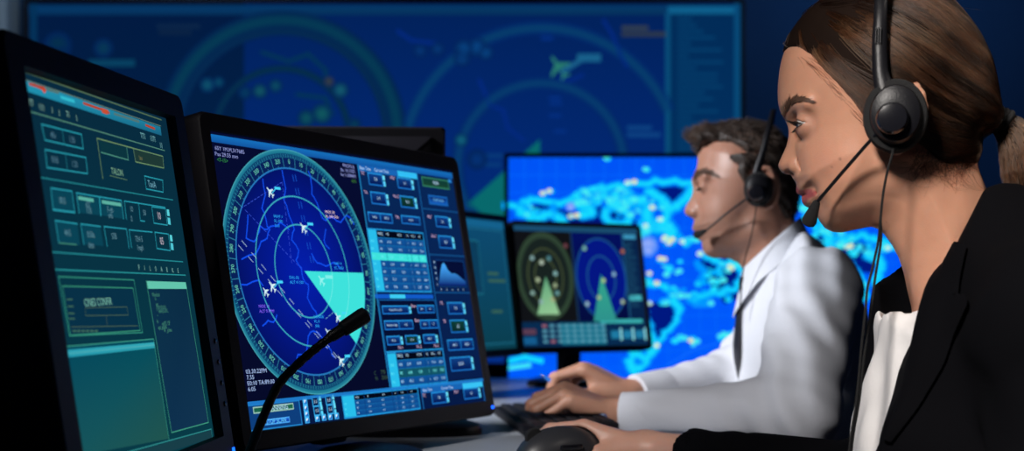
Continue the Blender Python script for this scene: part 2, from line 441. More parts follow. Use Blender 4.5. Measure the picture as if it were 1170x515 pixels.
    S.text('Base Time', uL+.003, (t0+t1)/2, .006, wht); S.text('Current Time', uL+.036, (t0+t1)/2, .006, wht)
    S.rect(W/2-.014, t1+.002, W/2-.006, t0-.001, lin(40, 130, 215), 3)
    green = (lin(30, 110, 90), lin(10, 60, 50))
    def button(x0, y0, x1, y1, txt, step=True, kind=0, n=1):
        u0, v0, u1, v1 = S.prect(x0, y0, x1, y1, lin(36, 145, 225), 3, lin(26, 110, 200)); w = .0016
        top, bot = ((lin(16, 62, 130), lin(5, 22, 80)) if kind == 0 else (lin(14, 62, 56), lin(8, 40, 40)))
        for k in range(n):
            a = u0+w+(u1-u0-w)*k/n; b = u0+(u1-u0-w)*(k+1)/n
            S.rect(a, v0+w, b, v1-w, top, 4, bot)
            tt = txt.split('|')[k] if txt else ''
            if tt: S.text(tt, (a+b)/2, (v0+v1)/2, min((v1-v0)*.36, .0068), wht, 0, 'CENTER', 5)
        if step:
            sw = .0056; g = (v1-v0)*.08
            S.rect(u1+.0008, (v0+v1)/2+g/2, u1+sw, v1-.0015, lin(110, 225, 255), 3); S.rect(u1+.0008, v0+.0005, u1+sw, (v0+v1)/2-g/2, lin(90, 210, 255), 3)
    for a in ((419.4, 196.6, 438, 213.2, '7.0'), (452.8, 202, 470.7, 217.1, '1.0'), (422.5, 218.4, 442, 234.8, '0.0'), (456, 223, 474.5, 238.6, '10.1', True, 1),
              (419.4, 241.6, 449, 255.6, '140.2|875.0', False, 0, 2), (457.5, 245.5, 480.5, 257.4, 'No.02', False),
              (496.5, 246.3, 513.5, 260.5, '1.0'), (500, 268.6, 517.6, 284.4, '0.0'), (510.4, 345.1, 529.8, 358.8, '7.0'), (513.3, 365.4, 532.7, 379.6, '2.2', True, 1),
              (510.4, 388, 541.5, 399.0, '160.2|875.0', False, 0, 2), (513.3, 408.3, 539.5, 422.3, '24.01'),
              (435.7, 349, 467.5, 358.6, 'Rotate FL on, 0.01'), (475.9, 348.4, 496.8, 357.6, '88.1|9.1', False, 0, 2),
              (438.2, 366, 472.6, 376, 'Rotation Step|4.01', False, 0, 2), (479, 365.2, 501, 375, '30.1|2.1', False, 0, 2),
              (440.9, 383.9, 458, 393.8, '09.12'), (462.3, 382.9, 478.3, 392.9, '12.14', True, 1), (482.7, 381.9, 498.3, 391.8, '304.7')):
        button(*a)
    for t, x, y in (('TC', 412, 197.5), ('MLP', 445.5, 203), ('TA', 415.5, 219.5), ('No.C', 449, 224), ('TN', 451.5, 248), ('MLP', 488, 247.5), ('No.C', 492.5, 269.5), ('TC', 502.5, 346.5), ('TB', 506, 367),
                    ('No.1', 454.5, 397), ('No.2', 475.5, 396), ('No.3', 495.5, 395), ('Base', 469.5, 349.5), ('Base', 473.5, 366)):
        S.ptext(t, x, y, .0062, lin(215, 180, 215))
    u0, v0, u1, v1 = S.prect(481, 201.3, 513.5, 217, lin(48, 120, 92), 3); S.rect(u0+.002, v0+.002, u1-.002, v1-.002, lin(14, 58, 56), 4, lin(24, 66, 48)); S.text('RUN', (u0+u1)/2, (v0+v1)/2, .0068, wht, 0, 'CENTER', 5)
    u0, v0, u1, v1 = S.prect(488.7, 222.3, 512, 235.8, lin(24, 96, 180), 3); S.rect(u0+.0025, v0+.0025, u1-.0025, v1-.0025, lin(10, 40, 100), 4, lin(18, 88, 180)); S.text('STOP SCAN', (u0+u1)/2, (v0+v1)/2, .0052, lin(120, 200, 255), 0, 'CENTER', 5)
    for x, y in ((482, 238), (489.4, 290.5), (495, 334)):
        v = S.uv(x, y)[1]; S.line([(uM, v), (W/2, v)], .0018, lin(18, 76, 134), 3)
    # graph
    u0, v0, u1, v1 = S.prect(497, 297, 533, 327.5, lin(5, 14, 52), 3); S.frame(u0, v0, u1, v1, .0012, lin(16, 60, 120), 4)
    hump = [(160, 388), (170, 300), (178, 268), (186, 258), (196, 268), (212, 300), (235, 322), (252, 320), (270, 330), (295, 350), (316, 368)]
    Z = lambda x, y: S.uv(470+x/5.15, 250+y/5.15)
    hp = [Z(*p) for p in hump]; vb = Z(160, 390)[1]
    for a, b in zip(hp, hp[1:]):
        k = lambda p: tuple(np.array(lin(10, 40, 130))+(np.array(lin(70, 170, 255))-np.array(lin(10, 40, 130)))*max(0, min(1, (p[1]-vb)/.03)))
        S.poly([(a[0], vb), (b[0], vb), tuple(b), tuple(a)], [lin(10, 30, 110), lin(10, 30, 110), k(b), k(a)], 5)
    for k in range(5):
        S.text(str(40-10*k), u0-.004, v1-.003-k*(v1-v0-.004)/4.2, .0042, wht, 0, 'CENTER', 5); S.text(str(2*k), u0+.004+k*(u1-u0)/5, v0-.0045, .0042, wht, 0, 'CENTER', 5)
    # tables
    def table(x0, y0, x1, y1, rows, hl=None, hcol=None, hd=True):
        u0, v0, u1, v1 = S.prect(x0, y0, x1, y1, lin(26, 118, 180), 2); S.frame(u0, v0, u1, v1, .0016, lin(34, 150, 220), 3)
        uc = u0+(u1-u0)*.145; S.rect(u0+.001, v0+.001, uc, v1-.001, lin(40, 190, 235), 3)
        rh = (v1-v0-.002)/(rows+1)
        S.rect(uc+.001, v1-.001-rh*.92, u1-.001, v1-.001, lin(4, 8, 24), 3)
        for j, t in enumerate(('FREQ', 'V%', 'V% R', 'N', 'V% L', 'KT')):
            S.text(t, uc+.003+(u1-uc)*(0, .17, .40, .60, .70, .86)[j], v1-.001-rh*.45, rh*.5, wht, 0, 'LEFT', 4)
        for i in range(rows):
            vt = v1-.001-rh*(i+1)
            if i == hl: S.rect(u0+.001 if hcol is None else uc+.001, vt-rh, u1-.001, vt, mint if hcol is None else hcol, 4)
            else: S.rect(uc+.001, vt-rh*.94, u1-.001, vt, lin(16, 84, 152), 3, lin(14, 72, 140))
            S.text(str(1000-150*i), u0+.002, vt-rh*.5, rh*.48, lin(90, 235, 255), 0, 'LEFT', 5)
            for j in range(6):
                t = (str(1000-100*i), '%.2f' % rnd.uniform(10, 90), '%.2f' % rnd.uniform(10, 90), '1', '%.1f' % rnd.uniform(100, 900), '%.1f' % rnd.uniform(100, 900))[j]
                S.text(t, uc+.003+(u1-uc)*(0, .17, .38, .60, .69, .85)[j], vt-rh*.5, rh*.5, lin(170, 220, 255) if i != hl else lin(120, 245, 250), 0, 'LEFT', 5, .85)
        for j in (.15, .58, .67, .83): S.line([(uc+(u1-uc)*j, v0), (uc+(u1-uc)*j, v1)], .0011, lin(12, 60, 120), 4)
    table(419.3, 261, 492.8, 333.4, 7, 2)
    a = S.uv(428, 336); b = S.uv(495, 341); S.rect(a[0], b[1], b[0], a[1], lin(18, 90, 200), 3); S.rect(a[0]+(b[0]-a[0])*.24, b[1], a[0]+(b[0]-a[0])*.5, a[1], lin(60, 205, 245), 4)
    u0, v0, u1, v1 = S.prect(432.4, 342.6, 505, 400, lin(5, 16, 50), 2); S.frame(u0, v0, u1, v1, .0014, lin(20, 90, 160), 3)
    table(441.5, 402, 511, 436.6, 3, 1, lin(18, 84, 100))
    # bottom strip
    vS = S.uv(283, 459)[1]; S.rect(-W/2, -H/2, W/2, vS, lin(6, 26, 70), 1); S.rect(-W/2, vS-.004, W/2, vS, lin(30, 120, 200), 3)
    u0, v0, u1, v1 = S.prect(282, 463.5, 345, 484.5, lin(14, 62, 124), 2); S.frame(u0, v0, u1, v1, .0014, lin(34, 130, 200), 3)
    u0, v0, u1, v1 = S.prect(288.4, 465, 335.6, 467.5, lin(150, 195, 180), 3); S.rect(u0+.0014, v0+.0014, u1-.0014, v1-.0014, lin(22, 92, 66), 4, lin(30, 104, 80)); S.text('SCANNING', u0+(u1-u0)*.58, (v0+v1)/2, .0075, wht, 0, 'CENTER', 5)
    u0, v0, u1, v1 = S.prect(298.8, 479.4, 331.2, 482.3, lin(70, 160, 240), 3); S.rect(u0+.0014, v0+.0014, u1-.0014, v1-.0014, lin(20, 90, 210), 4, lin(16, 60, 160)); S.text('STOP SCAN', (u0+u1)/2, (v0+v1)/2, .0068, lin(110, 215, 255), 0, 'CENTER', 5)
    K = lambda x, y: S.uv(270+x/5.72, 425+y/5.72)
    for x, y in ((447, 192), (452, 233), (457, 272), (462, 312), (527, 302), (571, 296), (612, 291), (654, 286)):
        u = K(x, y); S.rect(u[0]-.0042, u[1]-.0036, u[0]+.0042, u[1]+.0036, lin(70, 185, 250), 3); S.disc(u, .002, lin(225, 245, 255), 4, 8)
        S.poly([(u[0]-.003, u[1]-.003), (u[0]+.003, u[1]-.003), (u[0]+.003, u[1]+.002)], lin(30, 110, 200), 5)
    for x, y in ((515, 193), (602, 184), (525, 252), (612, 243)):
        u = K(x, y); S.rect(u[0]-.0062, u[1]-.0058, u[0]+.0062, u[1]+.0058, lin(50, 160, 225), 3); S.rect(u[0]-.0046, u[1]-.0042, u[0]+.0046, u[1]+.0042, lin(6, 22, 66), 4); S.text('5.5', u[0], u[1], .005, wht, 0, 'CENTER', 5)
        S.rect(u[0]+.0075, u[1]+.0005, u[0]+.0115, u[1]+.0058, lin(110, 225, 255), 3); S.rect(u[0]+.0075, u[1]-.0058, u[0]+.0115, u[1]-.0005, lin(90, 215, 255), 3)
    table(390, 452, 480, 466.5, 3)
    u0, v0, u1, v1 = S.prect(480.5, 443, 555, 465.5, lin(6, 26, 70), 2); S.frame(u0, v0, u1, v1, .0016, lin(30, 110, 180), 3)
    S.rect(u0, v1-.007, u1, v1, lin(24, 100, 180), 3); S.rect(u0+(u1-u0)*.66, v1-.007, u1, v1, lin(56, 195, 245), 4)
    S.text('Base Time', u0+.004, v1-.0035, .0055, wht); S.text('Current Time', u0+.05, v1-.0035, .0055, wht)
    button(492, 448.2, 510.6, 459.8, '7.0'); button(528.6, 443.8, 547.4, 454.4, '1.0')
    S.ptext('TC', 482.5, 452, .0062, lin(215, 180, 215)); S.ptext('MLP', 518.5, 448, .0062, lin(215, 180, 215))

# ---- the teal control panel screen on the left
def draw_panel(S):
    W, H = S.W, S.H
    S.base(lin(8, 42, 62), lin(8, 58, 70))
    L, Lb, Y_ = lin(36, 132, 150), lin(44, 170, 190), lin(120, 160, 110)
    dm = lambda c: tuple(np.array(c)*.80)
    ln = lambda pts, w=.0012, c=L, ly=3, cl=False: S.line(pts, w*.68, dm(c), ly, uv=False, closed=cl)
    pl = lambda pts, c, ly=2: S.poly(pts, c, ly, uv=False)
    pl([(26, 91), (183, 145), (184.4, 155), (29, 104)], [lin(34, 150, 180), lin(30, 120, 150), lin(24, 96, 128), lin(30, 140, 170)])
    ln([(20, 79.5), (184, 137)], .0016, lin(92, 122, 92)); ln([(25, 90), (183, 144)], .001, lin(110, 140, 130), 4)
    for a, b in (((33, 96), (50, 101)), ((38, 97), (51, 103)), ((52, 102), (66, 106)), ((95, 118), (118, 126)), ((117, 125), (124, 129)), ((166, 143), (176, 147)), ((130, 130), (158, 139))):
        ln([a, b], .003, lin(200, 70, 40) if b[0] not in (66, 158) else lin(90, 130, 130), 4)
    pl([(46, 101), (52, 103), (50, 107)], lin(215, 66, 36), 5); pl([(115, 123), (123, 126), (122, 131), (116, 129)], lin(200, 78, 50), 5)
    pl([(68, 109), (84, 114), (85, 118), (69, 113)], lin(50, 185, 205), 4)
    for t, x, y in (('TT', 32, 117), ('111', 43.5, 122), ('1', 58, 126), ('1', 66, 129.5), ('71', 75, 130.5), ('1', 86, 135)): S.ptext(t, x, y, .0070, lin(130, 175, 160))
    for t, x, y in (('TT1', 160, 155), ('1171', 171, 158), ('11', 182, 166)): S.ptext(t, x, y, .0075, lin(120, 185, 190))
    # outer frames
    ln([(23, 92), (40, 210), (62, 390), (79, 515)], .0016, Lb); ln([(30.5, 126.5), (187.6, 172)], .0013, lin(90, 150, 130)); ln([(30.5, 126.5), (42.8, 202), (52, 284)], .0012, L)
    box = lambda pts, c=Lb, w=.0014: ln(pts, w, c, 3, True)
    box([(47, 142), (92.7, 153.6), (94.6, 170), (51, 160)]); ln([(70.3, 148), (73, 165)])
    box([(51, 171), (97.6, 180), (99.5, 198.4), (53.3, 191.4)]); ln([(74.3, 176), (76.6, 194.6)])
    for t, x, y in (('40v', 57, 154), ('1:30', 78, 159), ('00:B', 58, 182), ('1.20', 81, 187)): S.ptext(t, x, y, .0070, lin(80, 120, 140))
    ln([(117, 204), (110.3, 158), (185.5, 178.6), (186.8, 192), (154.5, 184.8), (152, 170)], .0013, Y_)
    ln([(115, 174), (146.2, 182.8), (144.2, 168.6)], .0013, lin(84, 160, 140)); pl([(112, 160), (144, 169), (146, 182), (115, 173)], lin(12, 52, 62)); pl([(153, 171), (185, 179.5), (186.5, 191), (155, 184)], lin(30, 56, 52))
    S.ptext('TALON', 126.5, 195.5, .008, lin(120, 170, 140)); ln([(125, 200.5), (144.5, 205.5)], .001, lin(90, 130, 100)); S.ptext('1ao', 158, 180, .006, lin(120, 120, 80))
    box([(164.7, 201), (185.5, 206), (186, 219.5), (166.7, 215.8)]); S.ptext('TaxiA', 168.5, 210, .0085, lin(110, 170, 190))
    ln([(42.8, 202.2), (197, 228.4)], .0012, lin(40, 150, 160))
    fill = lin(10, 66, 84)
    for pts in ([(57.5, 214.8), (81.7, 218.5), (85, 242.7), (60.3, 239.5)], [(87, 220), (112, 225), (114, 246), (90, 243)], [(114, 225), (138, 229), (141, 250), (116, 246)], [(62.6, 252), (88, 255.5), (91, 280), (66.8, 277)], [(92, 256), (114.4, 258.6), (118, 281), (95.3, 279)]):
        pl(pts, fill)
    box([(57.5, 214.8), (81.7, 218.5), (85, 242.7), (60.3, 239.5)]); ln([(60.3, 239.5), (85, 242.7)], .002, Lb)
    ln([(90, 243.4), (86.6, 220.3), (112.7, 224.8), (114.5, 246)], .0014, Lb); pl([(88.5, 224), (106, 227), (106.5, 231), (89, 228)], lin(90, 175, 160), 4)
    ln([(115, 246.5), (113.4, 224.8), (138.3, 229), (140.8, 250)], .0014, Lb); pl([(115.5, 228.5), (137.5, 232), (138, 236), (116, 232.5)], lin(90, 175, 160), 4)
    ln([(144, 250), (141.6, 229.6), (188.3, 236.9)], .0014, Lb); ln([(160, 252), (158, 232.6)], .0012, Lb); ln([(160, 252), (165, 252.8)], .0014, Lb)
    ln([(66.8, 277.2), (62.6, 252), (87.8, 255.7)], .0014, Lb); ln([(67, 277.4), (87, 279.5)], .0012, lin(70, 150, 130)); ln([(95.3, 279), (91.8, 255.8), (114.4, 258.8)], .0014, Lb)
    ln([(122, 281), (118.3, 258.7), (144, 261.6), (147, 283.5)], .0014, Lb); ln([(150, 283), (147, 262.5), (173.6, 265.2)], .0014, Lb)
    for x0, y0, t in ((173, 236.2, '10'), (176.4, 265.2, '05')):
        box([(x0, y0), (x0+15.5, y0+2.2), (x0+17.8, y0+21), (x0+2.5, y0+18.6)]); S.ptext(t, x0+6, y0+10.5, .0095, lin(200, 190, 205))
        pl([(x0+16.8, y0+3), (x0+19.4, y0+3.4), (x0+20.4, y0+10.8), (x0+17.6, y0+10.2)], lin(90, 210, 220), 4); pl([(x0+17.8, y0+12.2), (x0+20.6, y0+12.8), (x0+21.6, y0+20.6), (x0+18.6, y0+20)], lin(80, 200, 215), 4)
    for t, x, y in (('00.5', 67, 229), ('s57', 97, 234), ('110', 98, 240.5), ('F-nh', 122, 239.5), ('urb', 123, 246), ('10', 148, 239), ('0', 149, 250), ('50', 163, 243), ('44.5', 73, 266), ('0:50a', 99, 268), ('57B', 127, 270), ('73:4 5', 154, 273), ('1mph', 156, 283), ('cbtn', 100, 280)):
        S.ptext(t, x, y, .0070, lin(95, 140, 155))
    ln([(54, 287.5), (208.5, 299)], .0014, lin(40, 150, 160)); ln([(53.5, 307.5), (211.5, 314.3)], .0014, lin(44, 160, 165))
    for k, t in enumerate('F1L0ABKE'): S.ptext(t, 157.5+k*6.4, 305.6+k*.55, .0062, lin(130, 185, 175))
    box([(66.3, 316), (152.6, 319.8), (162.4, 379.8), (79, 383.5)], lin(52, 150, 130), .0014); box([(71, 326.8), (151.4, 329), (159.8, 377.4), (79.8, 383)], lin(60, 160, 130), .0012); pl([(71, 326.8), (151.4, 329), (159.8, 377.4), (79.8, 383)], lin(8, 48, 70))
    S.ptext('CINES CONFIR', 95.5, 346.3, .0085, lin(120, 185, 165)); box([(97, 351.5), (144.5, 350.5), (146, 359.8), (97.5, 360.5)], lin(80, 110, 90), .0008)
    ln([(81, 373.5), (157, 372)], .0008, lin(80, 110, 90)); ln([(121, 361), (122, 372)], .0008, lin(90, 110, 90))
    for y in (342, 350, 358, 364): ln([(76+(y-340)*.12, y), (82+(y-340)*.12, y)], .0014, lin(70, 120, 100))
    for k in range(6): ln([(83+k*5, 378), (86+k*5, 378)], .002, lin(70, 120, 100))
    # lower panel
    pl([(73, 396), (175, 387.4), (192.5, 501), (92, 520)], [lin(4, 72, 92), lin(4, 76, 92), lin(32, 84, 78), lin(22, 84, 90)])
    ln([(192.7, 502), (175, 387.2), (72.8, 396), (92, 520)], .0013, lin(60, 160, 140)); pl([(74, 400), (175.3, 391), (176.2, 397.5), (75.5, 408.5)], [lin(44, 160, 180), lin(52, 170, 185), lin(40, 150, 165), lin(36, 150, 170)], 4)
    ln([(75.6, 404), (175.8, 394)], .0014, lin(84, 190, 200), 5)
    # right panel
    pl([(166.7, 321), (211.5, 322.4), (237.6, 482.4), (195.7, 494)], [lin(12, 48, 70), lin(10, 44, 68), lin(18, 52, 80), lin(14, 48, 78)])
    pl([(167, 321), (211.5, 322.4), (212.8, 330), (168.6, 329.8)], lin(98, 196, 172), 4); ln([(166.7, 321), (195.7, 494), (237.8, 482.4), (212, 324)], .0013, lin(70, 170, 140))
    for t, x, y in (('Worksos', 173, 337), ('n', 176.5, 341), ('act', 177.5, 348), ('(1:01:01:01)', 178, 351.8), ('valve(7L,0.1,', 180.5, 355.5), ('-', 179, 360), ('in', 178.5, 367), ('val(7L,12F', 184.5, 370), ('opt_jelona', 180, 374.3), ('W _jelena', 186.5, 377.8)):
        S.ptext(t, x, y, .0052, lin(70, 140, 115))
    ln([(130, 520.5), (241, 490)], .0014, lin(52, 150, 150)); ln([(241, 490), (242, 499)], .0012, lin(52, 150, 150)); pl([(150, 517), (241, 491), (242, 500), (150, 530)], lin(24, 62, 72))

# ---- small two-radar screen of the second desk
def draw_twin(S):
    W, H = S.W, S.H
    S.base(lin(8, 16, 52), lin(6, 20, 60)); S.rect(-W/2, H/2-.012, W/2, H/2, lin(26, 76, 110), 1)
    um = -W/2+W*.45; S.rect(-W/2, -H/2+H*.205, um, H/2-.013, lin(16, 18, 22), 1)
    vb = -H/2+H*.205
    c1 = (-W/2+W*.222, .022)
    def oval(c, r, w, col, ly, sy=1.35):
        pts = [(c[0]+r*math.cos(t), c[1]+r*sy*math.sin(t)) for t in np.linspace(0, 2*PI, 49)]; S.line(pts, w, col, ly)
    def fill(c, r, col, ly, sy=1.35): S.poly([(c[0]+r*math.cos(t), c[1]+r*sy*math.sin(t)) for t in np.linspace(0, 2*PI, 48, endpoint=False)], col, ly)
    r1 = W*.218; fill(c1, r1, lin(46, 66, 50), 2); fill(c1, r1*.86, lin(24, 34, 32), 3)
    for k in (.38, .62): oval(c1, r1*k, .003, lin(70, 82, 54), 4)
    S.poly([(c1[0], c1[1]), (c1[0]+.028, c1[1]-r1*1.16), (c1[0]-.030, c1[1]-r1*1.16)], [lin(90, 160, 120), lin(150, 200, 150), lin(140, 195, 145)], 5)
    c2 = (-W/2+W*.665, .018); r2 = W*.205; S.rect(um, vb, W/2-W*.13, H/2-.013, lin(4, 16, 92), 1, lin(4, 12, 60)); fill(c2, r2*.99, lin(4, 22, 130), 2)
    for k in (.98, .55): oval(c2, r2*k, .004, lin(26, 80, 140), 4)
    S.poly([(c2[0], c2[1]+.01), (c2[0]+.032, vb), (c2[0]-.032, vb)], [lin(50, 165, 140), lin(46, 145, 140), lin(46, 145, 140)], 5)
    S.rect(W/2-W*.13, vb, W/2, H/2-.013, lin(8, 34, 72), 1); S.line([(um, vb), (um, H/2-.012)], .003, lin(26, 60, 90), 3); S.line([(W/2-W*.13, vb), (W/2-W*.13, H/2-.012)], .003, lin(30, 90, 130), 3)
    S.rect(W/2-W*.12, H/2-.024, W/2-.006, H/2-.014, lin(60, 150, 190), 3); S.rect(W/2-W*.12, -.032, W/2-.006, -.020, lin(70, 180, 190), 3)
    for k in range(26): S.line([(W/2-W*.115, .10-k*.0058), (W/2-W*.115+rnd.uniform(.012, .03), .10-k*.0058)], .002, lin(30, 80, 110), 3)
    for x, y, col in ((.13, .3, (150, 190, 190)), (.2, .34, (200, 220, 200)), (.16, .5, (190, 210, 170)), (.26, .3, (90, 150, 160)), (.30, .44, (150, 200, 200)), (.29, .55, (170, 190, 150)), (.11, .62, (150, 190, 180)), (.17, .7, (160, 200, 200)), (.3, .62, (120, 180, 180)), (.26, .68, (190, 200, 150)), (.55, .2, (140, 210, 180)), (.53, .72, (170, 210, 220)), (.63, .66, (180, 220, 160)), (.82, .7, (180, 210, 170)), (.77, .44, (150, 200, 230)), (.68, .5, (190, 230, 150)), (.86, .22, (190, 110, 80)), (.40, .18, (120, 70, 80))):
        S.disc((-W/2+W*x, H/2-H*y*.9), .0056, lin(*[int(q*.85) for q in col]), 6, 12)
    S.rect(-W/2, -H/2, W/2, vb, lin(8, 42, 78), 2); S.rect(-W/2+W*.30, -H/2+.004, -W/2+W*.66, vb-.004, lin(24, 110, 135), 3)
    for r in range(4):
        for k in range(9):
            u = -W/2+W*(.16+.058*k); S.rect(u, vb-.012-r*.0115, u+.012, vb-.006-r*.0115, lin(84, 150, 172) if (r, k) not in ((0, 0), (3, 1)) else lin(150, 96, 112), 4)
    for k in range(3): S.rect(-W/2+W*(.70+.10*k), -H/2+.016, -W/2+W*(.77+.10*k), -H/2+.034, lin(30, 120, 160), 3); S.rect(-W/2+W*(.775+.10*k), -H/2+.012, -W/2+W*(.79+.10*k), -H/2+.040, lin(140, 220, 230), 3)
    S.rect(-W/2+.004, -H/2+.006, -W/2+W*.11, -H/2+.022, lin(20, 90, 140), 3); S.rect(-W/2+.004, -H/2+.028, -W/2+W*.11, -H/2+.040, lin(90, 60, 80), 3)
    S.rect(-W/2+W*.62, vb-.004, W/2-.01, vb+.004, lin(60, 180, 180), 4)

def draw_side(S):
    W, H = S.W, S.H
    S.base(lin(14, 74, 112), lin(10, 62, 78))
    S.rect(-W/2, H/2-.016, W/2, H/2, lin(20, 96, 140), 1); S.frame(-W/2+.01, -H/2+.012, W/2-.01, H/2-.02, .002, lin(30, 110, 140), 2)
    for v, w in ((.02, .05), (.005, .08), (-.06, .05)): S.rect(W/2-.10, v, W/2-.10+w, v+.006, lin(54, 98, 84), 2)
    S.rect(-W/2+.03, -.02, W/2-.13, .09, lin(12, 60, 90), 2); S.frame(-W/2+.03, -.02, W/2-.13, .09, .0014, lin(36, 130, 150), 3)

# ---- world map display on the back desk line
def draw_map(S):
    W, H = S.W, S.H
    S.base(lin(0, 84, 246), lin(0, 92, 255))
    for k in range(30): u = -W/2+W*k/29; S.line([(u, -H/2), (u, H/2)], .003, lin(4, 102, 252), 1)
    for k in range(16): v = -H/2+H*k/15; S.line([(-W/2, v), (W/2, v)], .003, lin(4, 102, 252), 1)
    dark = lin(0, 24, 128); cy, cg, cm = lin(20, 215, 255), lin(0, 150, 255), lin(60, 230, 250)
    Z = lambda x, y: S.uv(580+x/3.964, 170+y/3.964); Q = lambda x, y: S.uv(700+x/2.576, 250+y/2.576)
    land = [[Z(100, 300), Z(110, 255), Z(180, 248), Z(270, 285), Z(330, 290), Z(420, 260), Z(520, 290), Z(600, 330), Z(590, 370), Z(480, 370), Z(300, 380), Z(150, 330)],
            [Z(620, 180), Z(760, 170), Z(860, 180), Z(900, 210), Z(800, 235), Z(740, 275), Z(705, 250), Z(690, 215)],
            [Q(90, 250), Q(180, 240), Q(196, 265), Q(182, 310), Q(150, 360), Q(118, 400), Q(104, 350), Q(88, 300)],
            [Q(260, 118), Q(320, 100), Q(370, 140), Q(380, 230), Q(330, 250), Q(290, 200), Q(262, 165)],
            [Q(590, 30), Q(720, 60), Q(800, 110), Q(760, 160), Q(690, 150), Q(610, 110)], [Q(560, 60), Q(640, 90), Q(610, 120)]]
    for p in land: S.poly([tuple(q) for q in p], dark, 2)
    def coast(pts, w=.016, col=cy, n=40, j=.006):
        w = w*.62
        sp = [np.array(q)+np.array([rnd.uniform(-j, j), rnd.uniform(-j, j)]) for q in spline(pts, n)]
        S.line(sp, w*1.8, cg, 3); S.line(sp, w, col, 4)
    coast([Z(-10, 250), Z(60, 270), Z(70, 240), Z(130, 232), Z(230, 240), Z(300, 220), Z(380, 180), Z(470, 175), Z(540, 160), Z(640, 150), Z(740, 152), Z(850, 155), Z(960, 165)], .020)
    coast([Z(60, 290), Z(130, 310), Z(190, 295), Z(240, 310), Z(262, 335)], .022); coast([Z(205, 240), Z(210, 300)], .008, cg)
    coast([Z(280, 240), Z(330, 250), Z(380, 285), Z(330, 300)], .020); coast([Z(450, 270), Z(445, 310), Z(490, 345), Z(540, 335), Z(550, 290), Z(500, 270)], .018)
    coast([Z(540, 230), Z(600, 250), Z(630, 310), Z(600, 380)], .028); coast([Z(640, 190), Z(700, 230), Z(720, 290), Z(690, 350)], .020); coast([Z(730, 280), Z(790, 245), Z(850, 180), Z(900, 200), Z(950, 260)], .022)
    coast([Q(170, 235), Q(196, 262), Q(182, 310), Q(140, 360), Q(100, 420), Q(75, 440), Q(55, 425)], .016); coast([Q(95, 270), Q(108, 320), Q(118, 375), Q(95, 410), Q(62, 395), Q(50, 430), Q(75, 462)], .020)
    coast([Q(110, 20), Q(170, 30), Q(165, 60)], .03); coast([Q(100, 190), Q(160, 200), Q(190, 260)], .014); coast([Q(250, 130), Q(270, 160), Q(255, 195)], .012, cg)
    coast([Q(270, 110), Q(320, 130), Q(380, 150), Q(360, 200), Q(300, 220), Q(250, 225)], .016); coast([Q(600, 20), Q(660, 60), Q(740, 50), Q(830, 80)], .018)
    coast([Q(660, 130), Q(720, 160), Q(745, 230)], .018); coast([Q(750, 100), Q(790, 130), Q(770, 190)], .020); coast([Q(225, 240), Q(280, 245)], .012, cg)
    coast([Z(960, 260), Z(1050, 300), Z(1150, 290), Z(1300, 260), Z(1440, 300), Z(1560, 260), Z(1700, 320)], .022)
    r = random.Random(11)
    def blobs(pts, n, sp, r0, r1, cols):
        for _ in range(n):
            p = np.array(r.choice(pts))+np.array([r.gauss(0, sp), r.gauss(0, sp*.6)])
            if abs(p[0]) < W/2-.03 and abs(p[1]) < H/2-.03: S.disc(p, r.uniform(r0, r1), r.choice(cols), 5+r.randrange(2), 10, sx=1.4)
    S.poly([tuple(q) for q in [Z(300, 218), Z(380, 195), Z(480, 185), Z(560, 200), Z(540, 235), Z(440, 240), Z(330, 240)]], lin(6, 160, 250), 3)
    cc = [lin(30, 220, 255), lin(20, 200, 255), lin(70, 235, 245), lin(0, 170, 255)]
    blobs([Z(340, 205), Z(400, 200), Z(450, 215), Z(500, 200), Z(420, 230), Z(480, 240), Z(530, 230), Z(560, 250), Z(370, 230), Z(580, 280), Z(520, 270)], 95, .020, .004, .010, cc)
    blobs([Z(80, 250), Z(100, 270), Z(40, 265), Z(660, 260), Z(690, 250), Z(640, 360), Z(700, 340), Z(620, 380)], 34, .014, .004, .009, cc)
    blobs([Q(110, 20), Q(150, 30), Q(110, 60), Q(160, 130), Q(180, 150), Q(110, 185), Q(160, 240), Q(210, 65), Q(240, 60)], 44, .013, .004, .009, cc)
    blobs([Q(270, 190), Q(300, 180), Q(340, 140), Q(250, 240), Q(280, 215), Q(340, 230), Q(320, 160), Q(290, 150)], 46, .015, .004, .009, cc)
    blobs([Q(205, 352), Q(240, 358), Q(320, 345), Q(335, 342), Q(180, 215), Q(210, 220)], 24, .010, .005, .010, cc)
    blobs([Q(600, 30), Q(650, 30), Q(700, 70), Q(740, 100), Q(780, 110), Q(680, 130), Q(730, 190), Q(800, 90), Q(620, 60)], 60, .016, .004, .009, cc)
    blobs([Z(1000, 280), Z(1200, 300), Z(1400, 280), Z(1600, 300), Z(1500, 420), Z(1250, 420)], 90, .03, .006, .013, cc)
    warm = [lin(225, 235, 190), lin(240, 225, 170), lin(200, 240, 220)]
    for x, y in ((158, 200), (188, 190), (285, 305), (312, 300), (543, 152), (573, 148), (655, 265), (690, 318), (625, 348), (712, 402), (745, 410), (790, 420), (690, 495), (868, 475), (445, 42), (622, 92)):
        S.disc(Z(x, y), .0065, r.choice(warm) if y > 100 else lin(70, 235, 235), 8, 12, sx=1.3); S.disc(Z(x+8, y+2), .008, r.choice(cc), 7, 12, sx=1.2)
    for x, y in ((150, 60), (165, 70), (152, 118), (108, 160), (130, 188), (108, 248), (258, 100), (345, 140), (350, 145), (700, 80), (690, 83), (810, 85), (130, 372), (230, 358)):
        S.disc(Q(x, y), .0065, r.choice(warm), 8, 12, sx=1.3)
    for p, rr in ((Z(635, 440), .030), (Z(285, 262), .014), (Q(105, 95), .018)): S.disc(p, rr, lin(175, 190, 250), 7, 20, lin(40, 130, 252))
